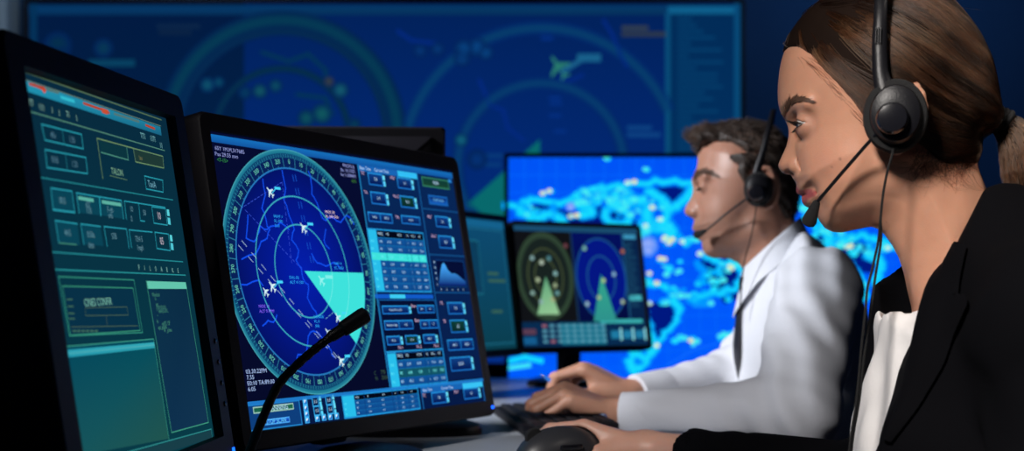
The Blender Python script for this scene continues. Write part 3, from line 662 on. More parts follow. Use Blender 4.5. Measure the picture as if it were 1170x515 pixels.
    for x, y in ((240, 240), (320, 345), (240, 255), (325, 352)): u = Q(x, y); S.line([u, (u[0]+.05, u[1])], .010, lin(10, 150, 255), 3)
    S.line([Q(140, 180), Q(200, 200), Q(260, 260)], .004, lin(20, 110, 255), 3); S.line([Q(160, 430), Q(250, 380), Q(340, 360)], .004, lin(20, 110, 255), 3)
    S.line([S.uv(583, 412), S.uv(600, 408), S.uv(618, 412)], .016, cy, 4); S.line([S.uv(583, 420), S.uv(604, 417)], .014, cm, 4)

# ---- big projected radar picture at the back of the room
LIN = lin
def draw_wall(S):
    W, H = S.W, S.H; lin = lambda *c: tuple(np.array(LIN(*c))*np.array((1, .72, .82)))
    k = S.uv(279, 50)[0]
    S.rect(-W/2, -H/2, k, H/2, lin(2, 32, 72), 0, lin(2, 46, 80)); S.rect(k, -H/2, W/2, H/2, lin(2, 40, 98), 0, lin(3, 56, 150))
    T, T2, dim = lin(10, 92, 130), lin(12, 82, 108), lin(6, 58, 92)
    vt = S.uv(440, 6)[1]; vb = S.uv(440, 17)[1]
    S.rect(-W/2, vb, W/2, vt, lin(6, 66, 112), 1, lin(6, 58, 100)); ur = S.uv(763, 60)[0]; S.rect(ur, vb+.004, W/2-.01, vt-.004, lin(14, 108, 150), 2)
    S.rect(ur, -H/2, W/2, vb, lin(2, 52, 96), 1, lin(2, 60, 110)); S.line([(ur, -H/2), (ur, vb)], .022, lin(10, 88, 130), 3); S.line([(W/2-.014, -H/2), (W/2-.014, vt)], .026, lin(8, 84, 128), 3)
    S.line([(-W/2+.02, -H/2), (-W/2+.02, vt)], .03, lin(4, 58, 96), 3)
    def soft(c, r, w, col, bg, a0=0, a1=2*PI):
        S.ring(c, r-w, r, bg, 3, 90, a0, a1, col2=col); S.ring(c, r, r+w, col, 3, 90, a0, a1, col2=bg)
    c = S.uv(618, 190); r1 = abs(S.uv(460, 150)[0]-c[0]); r2 = abs(S.uv(523, 190)[0]-c[0])
    BG = lin(2, 40, 112); soft(c, r1, .030, lin(8, 74, 118), BG, -PI/2, math.asin(min(1, (ur-c[0])/r1))); soft(c, r2, .028, lin(8, 72, 120), BG)
    c3 = S.uv(322, 155); ra = abs(S.uv(190, 120)[0]-c3[0])
    for r, w, col in ((ra, .05, lin(6, 70, 92)), (ra*.90, .02, lin(6, 54, 88)), (ra*.58, .02, lin(6, 58, 80))): soft(c3, r, w*.8, col, lin(3, 38, 86))
    # sweep wedge beside the map display
    S.poly([S.uv(534, 233), S.uv(617, 159), S.uv(614, 330), S.uv(600, 275)], lin(8, 122, 118), 3, uv=True)
    u = S.uv(638, 76); airplane(S, u[0], u[1], .055, .6, lin(40, 140, 120), 5); S.line([(u[0]+.02, u[1]-.02), S.uv(668, 66)], .02, lin(26, 110, 150), 5); S.line([S.uv(664, 66), S.uv(682, 66)], .034, lin(24, 110, 150), 5)
    blur = [(527, 160, .02, (20, 120, 140)), (545, 182, .03, (6, 60, 130)), (480, 58, .02, (8, 64, 130)), (500, 56, .02, (8, 66, 130)), (530, 56, .028, (10, 82, 146)), (545, 54, .028, (10, 82, 146)), (555, 60, .022, (10, 82, 146)), (528, 66, .025, (10, 76, 140)),
            (237, 97, .022, (16, 100, 120)), (250, 94, .016, (12, 90, 110)), (297, 104, .022, (20, 104, 110)), (315, 98, .02, (14, 92, 110)), (389, 103, .024, (22, 110, 124)), (376, 93, .016, (60, 80, 60)), (350, 135, .026, (14, 96, 100)), (368, 130, .03, (18, 108, 104)), (405, 142, .02, (8, 70, 90)), (280, 106, .02, (6, 70, 104)), (66, 52, .04, (6, 60, 78)), (66, 66, .036, (5, 54, 76)), (118, 55, .028, (8, 68, 92))]
    for x, y, r, col in blur: S.disc(S.uv(x, y), r*1.5, lin(*col), 5, 18, edge=lin(3, 40, 94))
    S.line([S.uv(105, 72), S.uv(150, 72)], .03, lin(8, 74, 104), 4)
    for x0, x1, y, col in ((713, 738, 32, (48, 72, 84)), (713, 758, 39, (44, 66, 80)), (719, 742, 146, (14, 76, 140)), (719, 752, 154, (14, 76, 140)), (182, 226, 30, (12, 44, 78)), (184, 216, 37, (12, 42, 74)), (550, 572, 178, (8, 66, 130)), (550, 570, 188, (8, 66, 130))): S.line([S.uv(x0, y), S.uv(x1, y)], .02, lin(*col), 4)
    for y in range(22, 170, 7): S.line([S.uv(776, y), S.uv(776+rnd.uniform(8, 50), y)], .012, lin(6, 72, 116), 4)
    for pl in ([(548, 92), (560, 120), (575, 126), (580, 146), (598, 160)], [(640, 90), (652, 92), (665, 86)], [(690, 24), (700, 40), (708, 60), (716, 75)], [(300, 60), (330, 70), (352, 62), (372, 80), (372, 100)], [(340, 108), (372, 112), (380, 130)], [(455, 36), (470, 46), (500, 50)]):
        S.line([S.uv(*p) for p in pl], .016, lin(4, 48, 136) if pl[0][0] > 400 else lin(4, 60, 92), 3)
    for x, y in ((624, 38), (625, 44), (634, 112), (635, 118), (634, 132), (640, 150)): S.line([S.uv(x-5, y), S.uv(x+5, y)], .014, lin(5, 56, 140), 3)

# ---------------------------------------------------------------- monitors
def rounded(w0, w1, h0, h1, r, n=5):
    out = []
    for cx, cz, a0 in ((w1-r, h1-r, 0), (w0+r, h1-r, PI/2), (w0+r, h0+r, PI), (w1-r, h0+r, 1.5*PI)):
        out += [(cx+r*math.cos(a0+PI/2*i/n), cz+r*math.sin(a0+PI/2*i/n)) for i in range(n+1)]
    return out
def monitor(label, S, bl, br, bt, bb, depth, draw, stand=(0, 0), base=(.11, .085), bulge=.045, lip=.006, led=True, buttons=0, rc=.012, off=(0, 0)):
    """S gives pose and panel size; bl/br/bt/bb the bezel widths; root Empty stands at the base on the desk"""
    Rm = Matrix(S.R.tolist()).to_4x4(); pos = Vector(S.pos)
    back = Vector((S.R @ np.array([0, 1, 0])))
    foot = pos+Vector((back.x, back.y, 0)).normalized()*(depth+.03)+Vector((stand[0], stand[1], 0)); foot.z = DESK
    yaw = math.atan2(S.R[1, 0], S.R[0, 0])
    root = thing('computer_monitor', label, 'monitor', foot, yaw, 'computer monitors')
    inv = Matrix.Rotation(-yaw, 4, 'Z') @ Matrix.Translation(-foot)
    X = inv @ Matrix.Translation(pos) @ Rm
    W, H = S.W, S.H; x0, x1, z0, z1 = -W/2-bl, W/2+br, -H/2-bb, H/2+bt
    fr = MB(); n = 6
    out = rounded(x0, x1, z0, z1, rc, n); inn = rounded(-W/2, W/2, -H/2, H/2, .0015, n); N = len(out)
    sh = lambda P, y, k=0: [(x-(x-(x0+x1)/2)*k, y, z-(z-(z0+z1)/2)*k) for x, z in P]
    rings = [sh(inn, .001), sh(inn, -lip*.2), sh([(a[0]*.97+b[0]*.03, a[1]*.97+b[1]*.03) for a, b in zip(inn, out)], -lip), sh([(a[0]*.08+b[0]*.92, a[1]*.08+b[1]*.92) for a, b in zip(inn, out)], -lip), sh(out, -lip+.003), sh(out, depth-.006), sh(out, depth, .02), sh(out, depth, .10), sh(out, depth+bulge, .30), sh(out, depth+bulge+.004, .36)]
    vs = [p for r in rings for p in r]; fs = []
    for i in range(len(rings)-1):
        for k in range(N): k2 = (k+1) % N; fs.append((i*N+k, i*N+k2, (i+1)*N+k2, (i+1)*N+k))
    fs.append(tuple((len(rings)-1)*N+k for k in range(N)))
    fr.add(vs, [f[::-1] for f in fs], X); fr.build('housing', M['plastic'], root, angle=30)
    gap = MB()                                           # vent slots on the back
    for k in range(8): gap.box(-W*.22, W*.22, depth+bulge+.0035, depth+bulge+.0055, H*.02+k*.011, H*.02+k*.011+.004, 0, X)
    gap.build('rear_vent', M['gloss'], root, smooth=False)
    scr = S.build(root) if draw else None
    if scr is not None: scr.matrix_local = X @ Matrix.Translation((0, 0, 0))
    else: MB().box(-W/2, W/2, -.0005, .0008, -H/2, H/2, 0, X).build('screen', M['gloss'], root, smooth=False)
    if led:
        MB().box(x1-.010, x1-.005, -lip-.0012, -lip+.001, z0+bb*.45, z0+bb*.45+.004, 0, X).build('power_light', M['led'], root, smooth=False, label='blue power light')
    for k in range(buttons):
        m_ = X @ Matrix.Translation((x1-br*.42, -lip+.0005, -H/2+.028+k*.020)) @ Matrix.Rotation(PI/2, 4, 'X')
        MB().lathe([(.0026, -.001), (.0026, .0012), (.0018, .0018)], 16, m_).build('button', M['gloss'], root)
    # neck and base, upright on the desk
    c = X @ Vector((0, depth+bulge*.6, -H*.05)); nk = MB()
    nk.box(-.026, .026, c.y-.012, c.y+.016, .012, c.z, .006); nk.box(-.045, .045, c.y-.018, c.y+.02, c.z-.04, c.z+.04, .008)
    nk.build('neck', M['plastic2'], root)
    bs = MB(); prof = [(1, 0), (1, .006), (.97, .012), (.8, .017), (.3, .022)]
    vsb = []; n = 40
    for r, z in prof:
        for k in range(n):
            a = 2*PI*k/n; e = 2.6; sg = lambda t: math.copysign(abs(t)**(2/e), t)
            vsb.append((off[0]+base[0]*r*sg(math.cos(a)), off[1]+c.y-.01+base[1]*r*sg(math.sin(a)), z))
    fb = [(i*n+k, i*n+(k+1) % n, (i+1)*n+(k+1) % n, (i+1)*n+k) for i in range(len(prof)-1) for k in range(n)]+[tuple(range(n-1, -1, -1)), tuple((len(prof)-1)*n+k for k in range(n))]
    bs.add(vsb, fb); bs.build('base', M['plastic2'], root)
    return root
SL = Surf((-.3153, 1.1492, .0188), 1.4834, -.1474, .3269, .301, -.0234); draw_panel(SL)
monitor('black monitor showing teal control boxes, close by the tall pale post', SL, .030, .030, .024, .034, .034, True, buttons=4, base=(.10, .08), lip=.009)
SC = Surf((-.18, 1.7144, .0228), 1.0895, -.171, .518, .324); draw_radar(SC)
monitor('large black monitor showing the big round blue radar compass', SC, .017, .018, .021, .021, .030, True, lip=.0025, base=(.062, .060), off=(-.055, -.085))
SM = Surf((.1557, 3.13, .0345), .5495, -.1655, .3378, .2704); draw_twin(SM)
monitor('small black monitor with two side by side radar circles, beside the typing man', SM, .006, .008, .010, .011, .035, True, base=(.10, .08), led=False, bulge=.03)
SS = Surf((-.105, 2.80, .036), 1.12, -.12, .46, .272); draw_side(SS)
monitor('black monitor with a plain dim teal screen, half hidden behind the radar compass monitor', SS, .014, .012, .014, .016, .03, True, base=(.10, .08), led=False)
# a screen turned away: only its dark back rises behind the radar monitor
SB = Surf((-.26, 2.05, .116), PI+.06, -.10, .30, .25)
monitor('dark monitor turned away, its black back rising over the radar compass monitor', SB, .012, .012, .014, .016, .03, None, stand=(.112, -.02), base=(.104, .075), led=False, bulge=.05, rc=.006)

def wall_panel(name, label, S, bz, depth, foot=None):
    root = thing(name, label, 'display', (S.pos[0], S.pos[1], foot if foot is not None else S.pos[2]-S.H/2-bz))
    zc = S.pos[2]-root.location.z
    scr = S.build(root); scr.location = (0, 0, zc)
    fr = MB(); W, H = S.W/2, S.H/2
    fr.box(-W-bz, -W, -.012, depth, zc-H-bz, zc+H+bz, .002).box(W, W+bz, -.012, depth, zc-H-bz, zc+H+bz, .002).box(-W, W, -.012, depth, zc+H, zc+H+bz, .002).box(-W, W, -.012, depth, zc-H-bz, zc-H, .002).box(-W, W, .004, depth, zc-H, zc+H, 0)
    fr.build('frame', M['plastic'], root); return root, zc
tl = at(581, 180, 4.05); SW = 1.34; SH = .76
SMAP = Surf((tl[0]+SW/2, 4.05, tl[2]-SH/2-CAM[2]), 0, 0, SW, SH); draw_map(SMAP)
mr, zc = wall_panel('map_display', 'wide display with a glowing bright blue world map, behind the man', SMAP, .012, .05, 0.0)
st = MB(); st.box(-.36, -.30, .05, .10, .02, zc+.1, .006).box(.30, .36, .05, .10, .02, zc+.1, .006).box(-.42, .42, .05, .10, .30, .36, .006)
st.build('stand', M['deskleg'], mr); MB().box(-.48, .48, -.12, .28, 0, .03, .008).build('stand_base', M['deskleg'], mr)
tl = at(33, 4, 5.98); br_ = at(846, 400, 5.98)
SWL = Surf(((tl[0]+br_[0])/2, 5.98, (tl[2]+.70)/2-CAM[2]), 0, 0, br_[0]-tl[0], tl[2]-.70); draw_wall(SWL)
wall_panel('wall_display', 'huge dim wall screen of blue radar rings along the back wall', SWL, .02, .05)
# ================================================================ room shell
def struct(name, mb, mat):
    o = mb.build(name, mat, None, smooth=False); o['kind'] = 'structure'; return o
struct('floor', MB().box(-3.2, 3.4, -2.2, 6.1, -.05, 0), M['floor'])
struct('ceiling', MB().box(-3.2, 3.4, -2.2, 6.1, 2.9, 2.95), M['ceil'])
struct('wall_back', MB().box(-3.2, 3.4, 6.04, 6.14, 0, 2.9), M['wall'])
struct('wall_left', MB().box(-3.3, -3.2, -2.2, 6.04, 0, 2.9), M['wall'])
struct('wall_right', MB().box(3.4, 3.5, -2.2, 6.04, 0, 2.9), M['wall'])
xe = at(9, 30, 5.9)[0]
struct('trim_1', MB().box(xe-.26, xe, 5.88, 6.04, 0, 2.9, .01), M['pale'])
struct('baseboard_back', MB().box(xe, 3.4, 6.02, 6.04, 0, .10, 0), M['deskleg'])

# ================================================================ desk
dk = thing('desk', 'long pale laminate desk under the monitors and keyboards', 'desk', (-.25, 2.2, 0))
DX0, DX1, DY0, DY1 = -1.0, .290, .62, 3.45
o = MB().box(DX0+.25, DX1+.25, DY0-2.2, DY1-2.2, DESK-.03, DESK, .004).build('desktop', M['desk'], dk)
for sx in (-.66, .16):
    for sy in (-1.45, 0, 1.22):
        MB().box(sx-.03, sx+.03, sy-.03, sy+.03, 0, DESK-.03, .006).build('leg', M['deskleg'], dk)
MB().box(-.70, -.68, -1.45, 1.22, .25, DESK-.03, .003).build('modesty_panel', M['deskleg'], dk)

# ================================================================ gooseneck microphone
g0 = np.array([-.215, 1.235, DESK])
gm = thing('gooseneck_microphone', 'black gooseneck microphone reaching across the radar compass screen', 'microphone', g0)
MB().lathe([(.052, 0), (.052, .006), (.046, .014), (.020, .020), (.012, .030), (.0085, .034)], 40).build('base', M['plastic2'], gm)
P = [at(272, 560, 1.24)-g0, at(284, 520, 1.25)-g0, at(300, 478, 1.26)-g0, at(318, 440, 1.28)-g0, at(340, 416, 1.29)-g0, at(362, 397, 1.30)-g0, at(379, 384, 1.305)-g0]
stem_ = spline([np.array([0, 0, .03]), np.array([0, 0, .045])]+[np.array(p) for p in P], 60)
stem = MB().tube(stem_, [.0042+.0003*math.sin(i*2.0) for i in range(60)], 12).build('gooseneck', M['plastic2'], gm)
a, b = np.array(P[-1]), np.array(at(418, 359, 1.32)-g0); d = (b-a)/np.linalg.norm(b-a); L = np.linalg.norm(b-a)
MB().lathe([(.0040, -.004), (.0056, 0), (.0058, L*.28), (.0074, L*.32), (.0082, L*.9), (.0076, L), (.0056, L+.001)], 28, z_to(d, a)).build('microphone_capsule', M['plastic2'], gm)
MB().lathe([(.0049, L), (.0049, L+.0014), (.0040, L+.0022), (.0022, L+.0016), (.0022, L+.0024), (.0004, L+.0024)], 24, z_to(d, a)).build('capsule_end', M['steel'], gm, label='pale metal end ring')

# ================================================================ keyboard in front of the man
def keyboard(label, loc, rz):
    k = thing('keyboard', label, 'keyboard', loc, rz)
    MB().prism([(-.225, 0), (.225, 0), (.225, .012), (-.225, .012)], -.075, .075).build('body', M['plastic'], k, smooth=False)
    wedge = MB().prism([(-.075, .010), (.075, .010), (.075, .028), (-.075, .016)], -.222, .222, Matrix.Rotation(PI/2, 4, 'Z')).build('key_deck', M['plastic'], k, smooth=False)
    kc = MB()
    for r in range(6):
        y = -.060+r*.0225; z = .016+(y+.075)/.15*.012
        for c in range(21):
            x = -.212+c*.0202
            if r == 0 and 4 <= c <= 8:
                if c == 4: kc.box(x, x+.098, y, y+.0185, z-.002, z+.006, .0015)
                continue
            kc.box(x, x+.0175, y, y+.0185, z-.002, z+.006, .0012)
    kc.build('keycaps', M['key'], k, smooth=False); k.scale = (1, .85, .72)
    return k
keyboard('black keyboard under the typing hands of the man', (.058, 2.15, DESK), -PI/2+.12)

# ================================================================ mouse
MPOS = at(638, 500, 1.64); MPOS[2] = DESK+.0006
MYAW = math.radians(212)                                  # nose of the mouse points left and a little towards the lens
mo = thing('computer_mouse', 'dark grey mouse under the hand of the woman', 'mouse', MPOS, MYAW)
G, lo, h = grid((-.07, -.045, -.006), (.07, .045, .052), .0016)
V = ell(G, (-.004, 0, .002), (.062, .034, .040)); V = smax(V, -(G[2]+0*G[0]+0*G[1]), .003); V = smax(V, (np.abs(G[1])-.0325)+0*G[0]+0*G[2], .008)
V = smax(V, -(np.abs(G[1])-.0006+np.maximum(.008-G[0], 0)*8+np.maximum(.030-G[2], 0)*8), .001)
v, f = surface(V, lo, h); v = relax(v, f, 2); mesh_obj('shell', v, f, M['mouse'], mo)
MB().lathe([(.003, -.0035), (.011, -.003), (.012, 0), (.011, .003), (.003, .0035)], 28, Matrix.Translation((.034, 0, .030)) @ Matrix.Rotation(PI/2, 4, 'X')).build('scroll_wheel', M['rubber'], mo)
for s in (-1, 1):
    MB().box(-.012, .018, s*.0315-.0022, s*.0315+.0022, .017, .023, .0016).build('side_button', M['gloss'], mo)
MB().box(-.05, .05, -.026, .026, -.0, .003, .001).build('underside', M['gloss'], mo)
# ================================================================ people
class Frame:
    """local axes of a seated person: x towards the back of the head, y away from the lens side, z up; origin on the floor under the head"""
    def __init__(s, px, py, Y):
        p = at(px, py, Y); s.th = math.atan((px-CX)/F); s.O = np.array([p[0], p[1], 0.0]); s.zc = p[2]
        ct, sn = math.cos(s.th), math.sin(s.th); s.Rw = np.array([[ct, -sn, 0], [sn, ct, 0], [0, 0, 1]])   # world -> local
    def P(s, px, py, b=0.0):
        o = s.Rw @ (CAM-s.O); d = s.Rw @ ray(px, py); t = (b-o[1])/d[1]; return o+t*d
    def L(s, w): return s.Rw @ (np.array(w)-s.O)
    def A(s, px, py, Y): return s.L(at(px, py, Y))
    def xz(s, pts, b=0.0):
        out = []
        for p in pts: q = s.P(p[0], p[1], b); out.append((q[0], q[2]))
        return out
def prof_field(G, poly, Rz, wide=None):
    """extruded side outline whose edge curls in with distance from the middle plane; Rz = curl radius by height"""
    d = poly_sd(G, poly); zs = [a for a, _ in Rz]; rs = [b for _, b in Rz]
    R_ = np.interp(G[2][0, 0, :], zs, rs).astype(np.float32)[None, None, :]
    inset = G[1]**2/(2*R_)
    if wide:                                             # cheeks are flatter than the lips and chin in front of them
        q = np.clip((np.abs(G[1])-.020)/.024, 0, 1); q = q*q*(3-2*q); inset = inset*(1-q)+np.minimum(inset, G[1]**2/(2*wide))*q
    return d+inset
def folds(G, amp, sx, sy, sz, ph=0):
    return amp*(np.sin(G[0]*sx+G[2]*sz*.7+ph+1.3*np.sin(G[1]*sy*.5+G[2]*sz*.3))*np.sin(G[1]*sy+G[2]*sz*.5+ph*2)+.5*np.sin(G[0]*sx*2.1-G[2]*sz*1.7+G[1]*sy))
def hand_field(G, W, f, u, bend, scale=1.0, spread=.16, thumb=(.6, .5), thumb_side=1, fist_len=None):
    """W wrist; f wrist->knuckles; u back-of-hand normal; bend = per finger joint angles; thumb leaves the palm on thumb_side*s"""
    f = np.array(f, float); f /= np.linalg.norm(f); u = np.array(u, float); u -= f*(u@f); u /= np.linalg.norm(u); s_ = np.cross(f, u)*thumb_side
    k = scale; W = np.array(W, float); ds = []
    base = {0: (.088, .027), 1: (.092, .008), 2: (.088, -.011), 3: (.078, -.028)}          # along f, towards the thumb
    length = {0: (.042, .026, .021), 1: (.047, .030, .022), 2: (.043, .028, .021), 3: (.034, .021, .019)}
    rad = {0: (.0092, .0080, .0072, .0058), 1: (.0095, .0082, .0073, .0060), 2: (.0090, .0078, .0070, .0057), 3: (.0080, .0070, .0063, .0052)}
    palm = []
    for i in range(4):
        a, b = base[i]; kn = W+k*(f*a+s_*b+u*(.004-.0015*i))
        palm.append(cap(G, W+k*(s_*b*.62+f*.008-u*.002), kn-f*.004*k, k*.0145, k*.0112))
    palm.append(cap(G, W+k*(s_*.016+f*.018-u*.008), W+k*(s_*.026+f*.060-u*.010), k*.015, k*.011))
    palm.append(cap(G, W+k*(-s_*.018+f*.018-u*.006), W+k*(-s_*.024+f*.062-u*.006), k*.013, k*.010))
    P_ = union(palm, .010*k); tips = []
    for i in range(4):
        a, b = base[i]; p = W+k*(f*a+s_*b+u*(.004-.0015*i)); ang = 0; sp = spread*(1.5-i)*.5
        dirf = f*math.cos(sp)+s_*math.sin(sp); fing = []
        for j in range(3):
            ang += bend[i][j]; d = dirf*math.cos(ang)-u*math.sin(ang); q = p+d*length[i][j]*k
            fing.append(cap(G, p, q, rad[i][j]*k, rad[i][j+1]*k)); p = q
        P_ = smin(P_, union(fing, .003*k), .005*k); tips.append((p, d))
    p = W+k*(s_*.024+f*.022-u*.008); d0 = f*math.cos(thumb[0])+s_*math.sin(thumb[0])-u*.35; d0 /= np.linalg.norm(d0); tl = []
    d1 = d0*math.cos(thumb[1])+f*math.sin(thumb[1])*.9-u*.12; d1 /= np.linalg.norm(d1); d2 = d1*.9-s_*.25+f*.2-u*.1; d2 /= np.linalg.norm(d2)
    for d, l, r0, r1 in ((d0, .040, .0145, .0115), (d1, .034, .0110, .0095), (d2, .026, .0095, .0072)):
        q = p+d*l*k; tl.append(cap(G, p, q, r0*k, r1*k)); p = q
    P_ = smin(P_, union(tl, .004*k), .010*k); tips.append((p, d2))
    return P_, tips
def skin_color(v, base, zones):
    c = np.tile(np.array(base, float), (len(v), 1))
    for w, col in zones: c = c*(1-w[:, None])+np.array(col)*w[:, None]
    return c
def bump_w(v, c, r, p=2): return np.exp(-(((v-np.array(c))/np.array(r))**2).sum(1)*1.0)
def add_hair(name, strands, r0, r1, mat, parent):
    """many fine strands as one hair-curve object"""
    hc = bpy.data.hair_curves.new(name); hc.add_curves([len(s) for s in strands])
    pos = np.concatenate([np.asarray(s, np.float32) for s in strands])
    hc.attributes['position'].data.foreach_set('vector', pos.ravel())
    ra = hc.attributes.get('radius') or hc.attributes.new('radius', 'FLOAT', 'POINT')
    ra.data.foreach_set('value', np.concatenate([np.linspace(r0, r1, len(s)) for s in strands]).astype(np.float32))
    hc.materials.append(mat); o = bpy.data.objects.new(name, hc); link(o, parent); return o
def hair_mat(name, c0, c1, rough=.30):
    m = bpy.data.materials.new(name); m.use_nodes = True; nt = m.node_tree; nt.nodes.clear()
    o = nt.nodes.new('ShaderNodeOutputMaterial'); b = nt.nodes.new('ShaderNodeBsdfHairPrincipled'); b.model = 'CHIANG'; b.parametrization = 'COLOR'; b.inputs['IOR'].default_value = 1.40
    b.inputs['Roughness'].default_value = rough; b.inputs['Radial Roughness'].default_value = .4; b.inputs['Random Roughness'].default_value = .2
    hi = nt.nodes.new('ShaderNodeHairInfo'); mx = nt.nodes.new('ShaderNodeMix'); mx.data_type = 'RGBA'
    ci = [i for i in mx.inputs if i.type == 'RGBA']; co_ = [i for i in mx.outputs if i.type == 'RGBA'][0]
    ci[0].default_value = (*c0, 1); ci[1].default_value = (*c1, 1)
    nt.links.new(hi.outputs['Random'], mx.inputs[0]); nt.links.new(co_, b.inputs['Color']); nt.links.new(b.outputs[0], o.inputs['Surface']); return m
def bvh_of(v, f): return BVHTree.FromPolygons([tuple(p) for p in v], [tuple(int(i) for i in q) for q in f])
def on_near(b, x, z, lift=0.0):
    """nearest-side surface point at local x,z"""
    h_ = b.ray_cast(Vector((x, -.6, z)), Vector((0, 1, 0)))
    if h_[0] is None: return None, None
    return np.array(h_[0]+h_[1]*lift), np.array(h_[1])
def seated_legs(root, fr, hipx, hz, seat, mat_t, dx):
    """trousers, and shoes on the floor; local coordinates"""
    G, lo, h = grid((hipx-.62, -.26, .03), (hipx+.22, .26, hz+.16), .012)
    ds = [ell(G, (hipx+.02, 0, hz+.02), (.15, .19, .13))]
    for s in (-1, 1):
        k = np.array([hipx-.42, s*.12, hz-.01]); ds.append(cap(G, (hipx, s*.095, hz), k, .092, .068)); ds.append(cap(G, k, (hipx-.40+dx, s*.12, .09), .066, .048))
    v, f = surface(union(ds, .03), lo, h); mesh_obj('trousers', relax(v, f, 2), f, mat_t, root)
    for s in (-1, 1):
        G, lo, h = grid((hipx-.66+dx, s*.12-.06, -.01), (hipx-.30+dx, s*.12+.06, .13), .006)
        V = union([cap(G, (hipx-.37+dx, s*.12, .045), (hipx-.57+dx, s*.12, .035), .042, .036), cap(G, (hipx-.395+dx, s*.12, .05), (hipx-.40+dx, s*.12, .10), .042, .040)], .02)
        V = smax(V, -(G[2]+0*G[0]+0*G[1]-.001), .004)
        v, f = surface(V, lo, h); mesh_obj('shoe', relax(v, f, 1), f, M['shoe'], root)
def office_chair(label, loc, rz, zs):
    c = thing('office_chair', label, 'chair', loc, rz)
    MB().box(-.24, .24, -.25, .25, zs-.07, zs, .03).build('seat', M['trouser'], c)
    MB().lathe([(.028, .10), (.028, .28), (.02, .28), (.02, zs-.07)], 20).build('gas_column', M['plastic2'], c)
    for k in range(5):
        a = 2*PI*k/5+.3; d = Vector((math.cos(a), math.sin(a), 0)); e = d*.29
        lg = MB().tube([(0, 0, .11), tuple(d*.14+Vector((0, 0, .10))), (e.x, e.y, .075)], [.026, .022, .015], 10).build('leg', M['plastic2'], c)
        MB().lathe([(.006, -.020), (.026, -.018), (.028, 0), (.026, .018), (.006, .020)], 18, Matrix.Translation((e.x, e.y, .028)) @ Matrix.Rotation(a, 4, 'Z') @ Matrix.Rotation(PI/2, 4, 'X')).build('caster', M['rubber'], lg)
    return c
def headset(name, label, root_of, T, ctr, rad, cupb, band, boom, tipdir, cable, cr=.0016, foam=True):
    """worn headset; T frame transform of its wearer; all points local"""
    hs = thing('headset', label, 'headset', tuple(T.O), -T.th, 'headsets')
    m0 = Matrix.Translation(Vector(ctr)) @ Matrix.Rotation(PI/2, 4, 'X')            # local z -> towards the lens (-y)
    sc = Matrix.Diagonal((rad[0], rad[1], 1, 1))
    MB().lathe([(.55, -.012), (.93, -.012), (1.0, -.006), (1.0, .002), (.95, .007), (.80, .0085), (.3, .0085)], 40, m0 @ sc).build('ear_pad', M['rubber'], hs)
    cup_ = MB().lathe([(.80, .006), (.80, .012), (.74, .018), (.50, .021), (.20, .021)], 40, m0 @ sc).build('ear_cup', M['plastic2'], hs)
    for r_ in range(3):
        for k in range(7):
            a = -PI/2+(k-3)*.16; rr = (.44+.10*r_)
            MB().lathe([(.0006, 0), (.0011, .0004), (.0011, .0012), (.0003, .0014)], 6, m0 @ Matrix.Translation((rad[0]*rr*math.cos(a), rad[1]*rr*math.sin(a), .0195))).build('speaker_hole', M['gloss'], cup_)
    MB().lathe([(.0135, .018), (.0135, .026), (.0115, .030), (.006, .031)], 28, m0 @ Matrix.Translation(Vector((boom[0][0]-ctr[0], boom[0][2]-ctr[2], 0)))).build('boom_pivot', M['gloss'], hs)
    b_ = MB(); n = len(band)
    # flat strap over the head, the slider thicker near the cup
    for side in (1,):
        vs = []; fs = []; 
        for i, (p, wdt, th) in enumerate(band):
            p = np.array(p); q = np.array(band[min(i+1, n-1)][0])-np.array(band[max(i-1, 0)][0]); q /= np.linalg.norm(q)
            xax = np.array([1, 0, 0])-q*q[0]; xax /= np.linalg.norm(xax); nn = np.cross(q, xax)
            for k in range(10):
                a = 2*PI*k/10; vs.append(p+xax*wdt*math.cos(a)+nn*th*math.sin(a))
        for i in range(n-1):
            for k in range(10): fs.append((i*10+k, i*10+(k+1) % 10, (i+1)*10+(k+1) % 10, (i+1)*10+k))
        b_.add(vs, fs)
    b_.build('headband', M['plastic2'], hs)
    bm_ = MB().tube(spline(boom, 40), [cr*1.25 if i < 6 else cr for i in range(40)], 10).build('microphone_boom', M['plastic2'], hs)
    e = np.array(boom[-1]); d = np.array(tipdir)/np.linalg.norm(tipdir)
    MB().lathe([(.0022, -.002), (.0034, 0), (.0046, .006), (.0062, .014), (.0068, .018), (.0058, .0212), (.003, .0225)], 24, z_to(d, e)).build('microphone_tip', M['rubber'], bm_)
    for c in cable: MB().tube(spline(c, 60), .0011, 8).build('cable', M['rubber'], hs)
    return hs
# ---------------------------------------------------------------- the woman in front
WF = Frame(1010, 120, 1.28); w = WF
WROOT = thing('person', 'woman in black blazer and white blouse with ponytail, one hand on the mouse', 'person', tuple(w.O), -w.th, 'operators')
face = [(893, 62), (889.5, 71), (887.6, 82), (887.2, 97), (888, 108), (889.3, 117.6), (892.3, 128), (897.3, 136.5), (902.3, 143), (903.4, 150), (901.8, 158), (898.6, 168), (894.5, 177), (890.6, 185.5), (889.6, 189), (890.6, 192.5), (893.2, 196), (897.5, 198.4), (904.3, 198.6), (908.2, 203.5), (911, 211), (911.6, 215), (913, 218.8), (917, 221.2), (921.5, 222.6), (920.4, 226), (919.8, 229.6), (922, 234.3), (927, 237.8), (931.5, 241), (934.2, 246), (936.8, 252), (943, 259.8), (951, 264), (961, 264.8), (977, 261.5), (989, 259), (996, 258)]
neck_front = [(1003, 260.5), (1011, 267), (1020, 279.5), (1027.5, 294), (1033.5, 312), (1037, 330), (1042, 350), (1045, 380)]
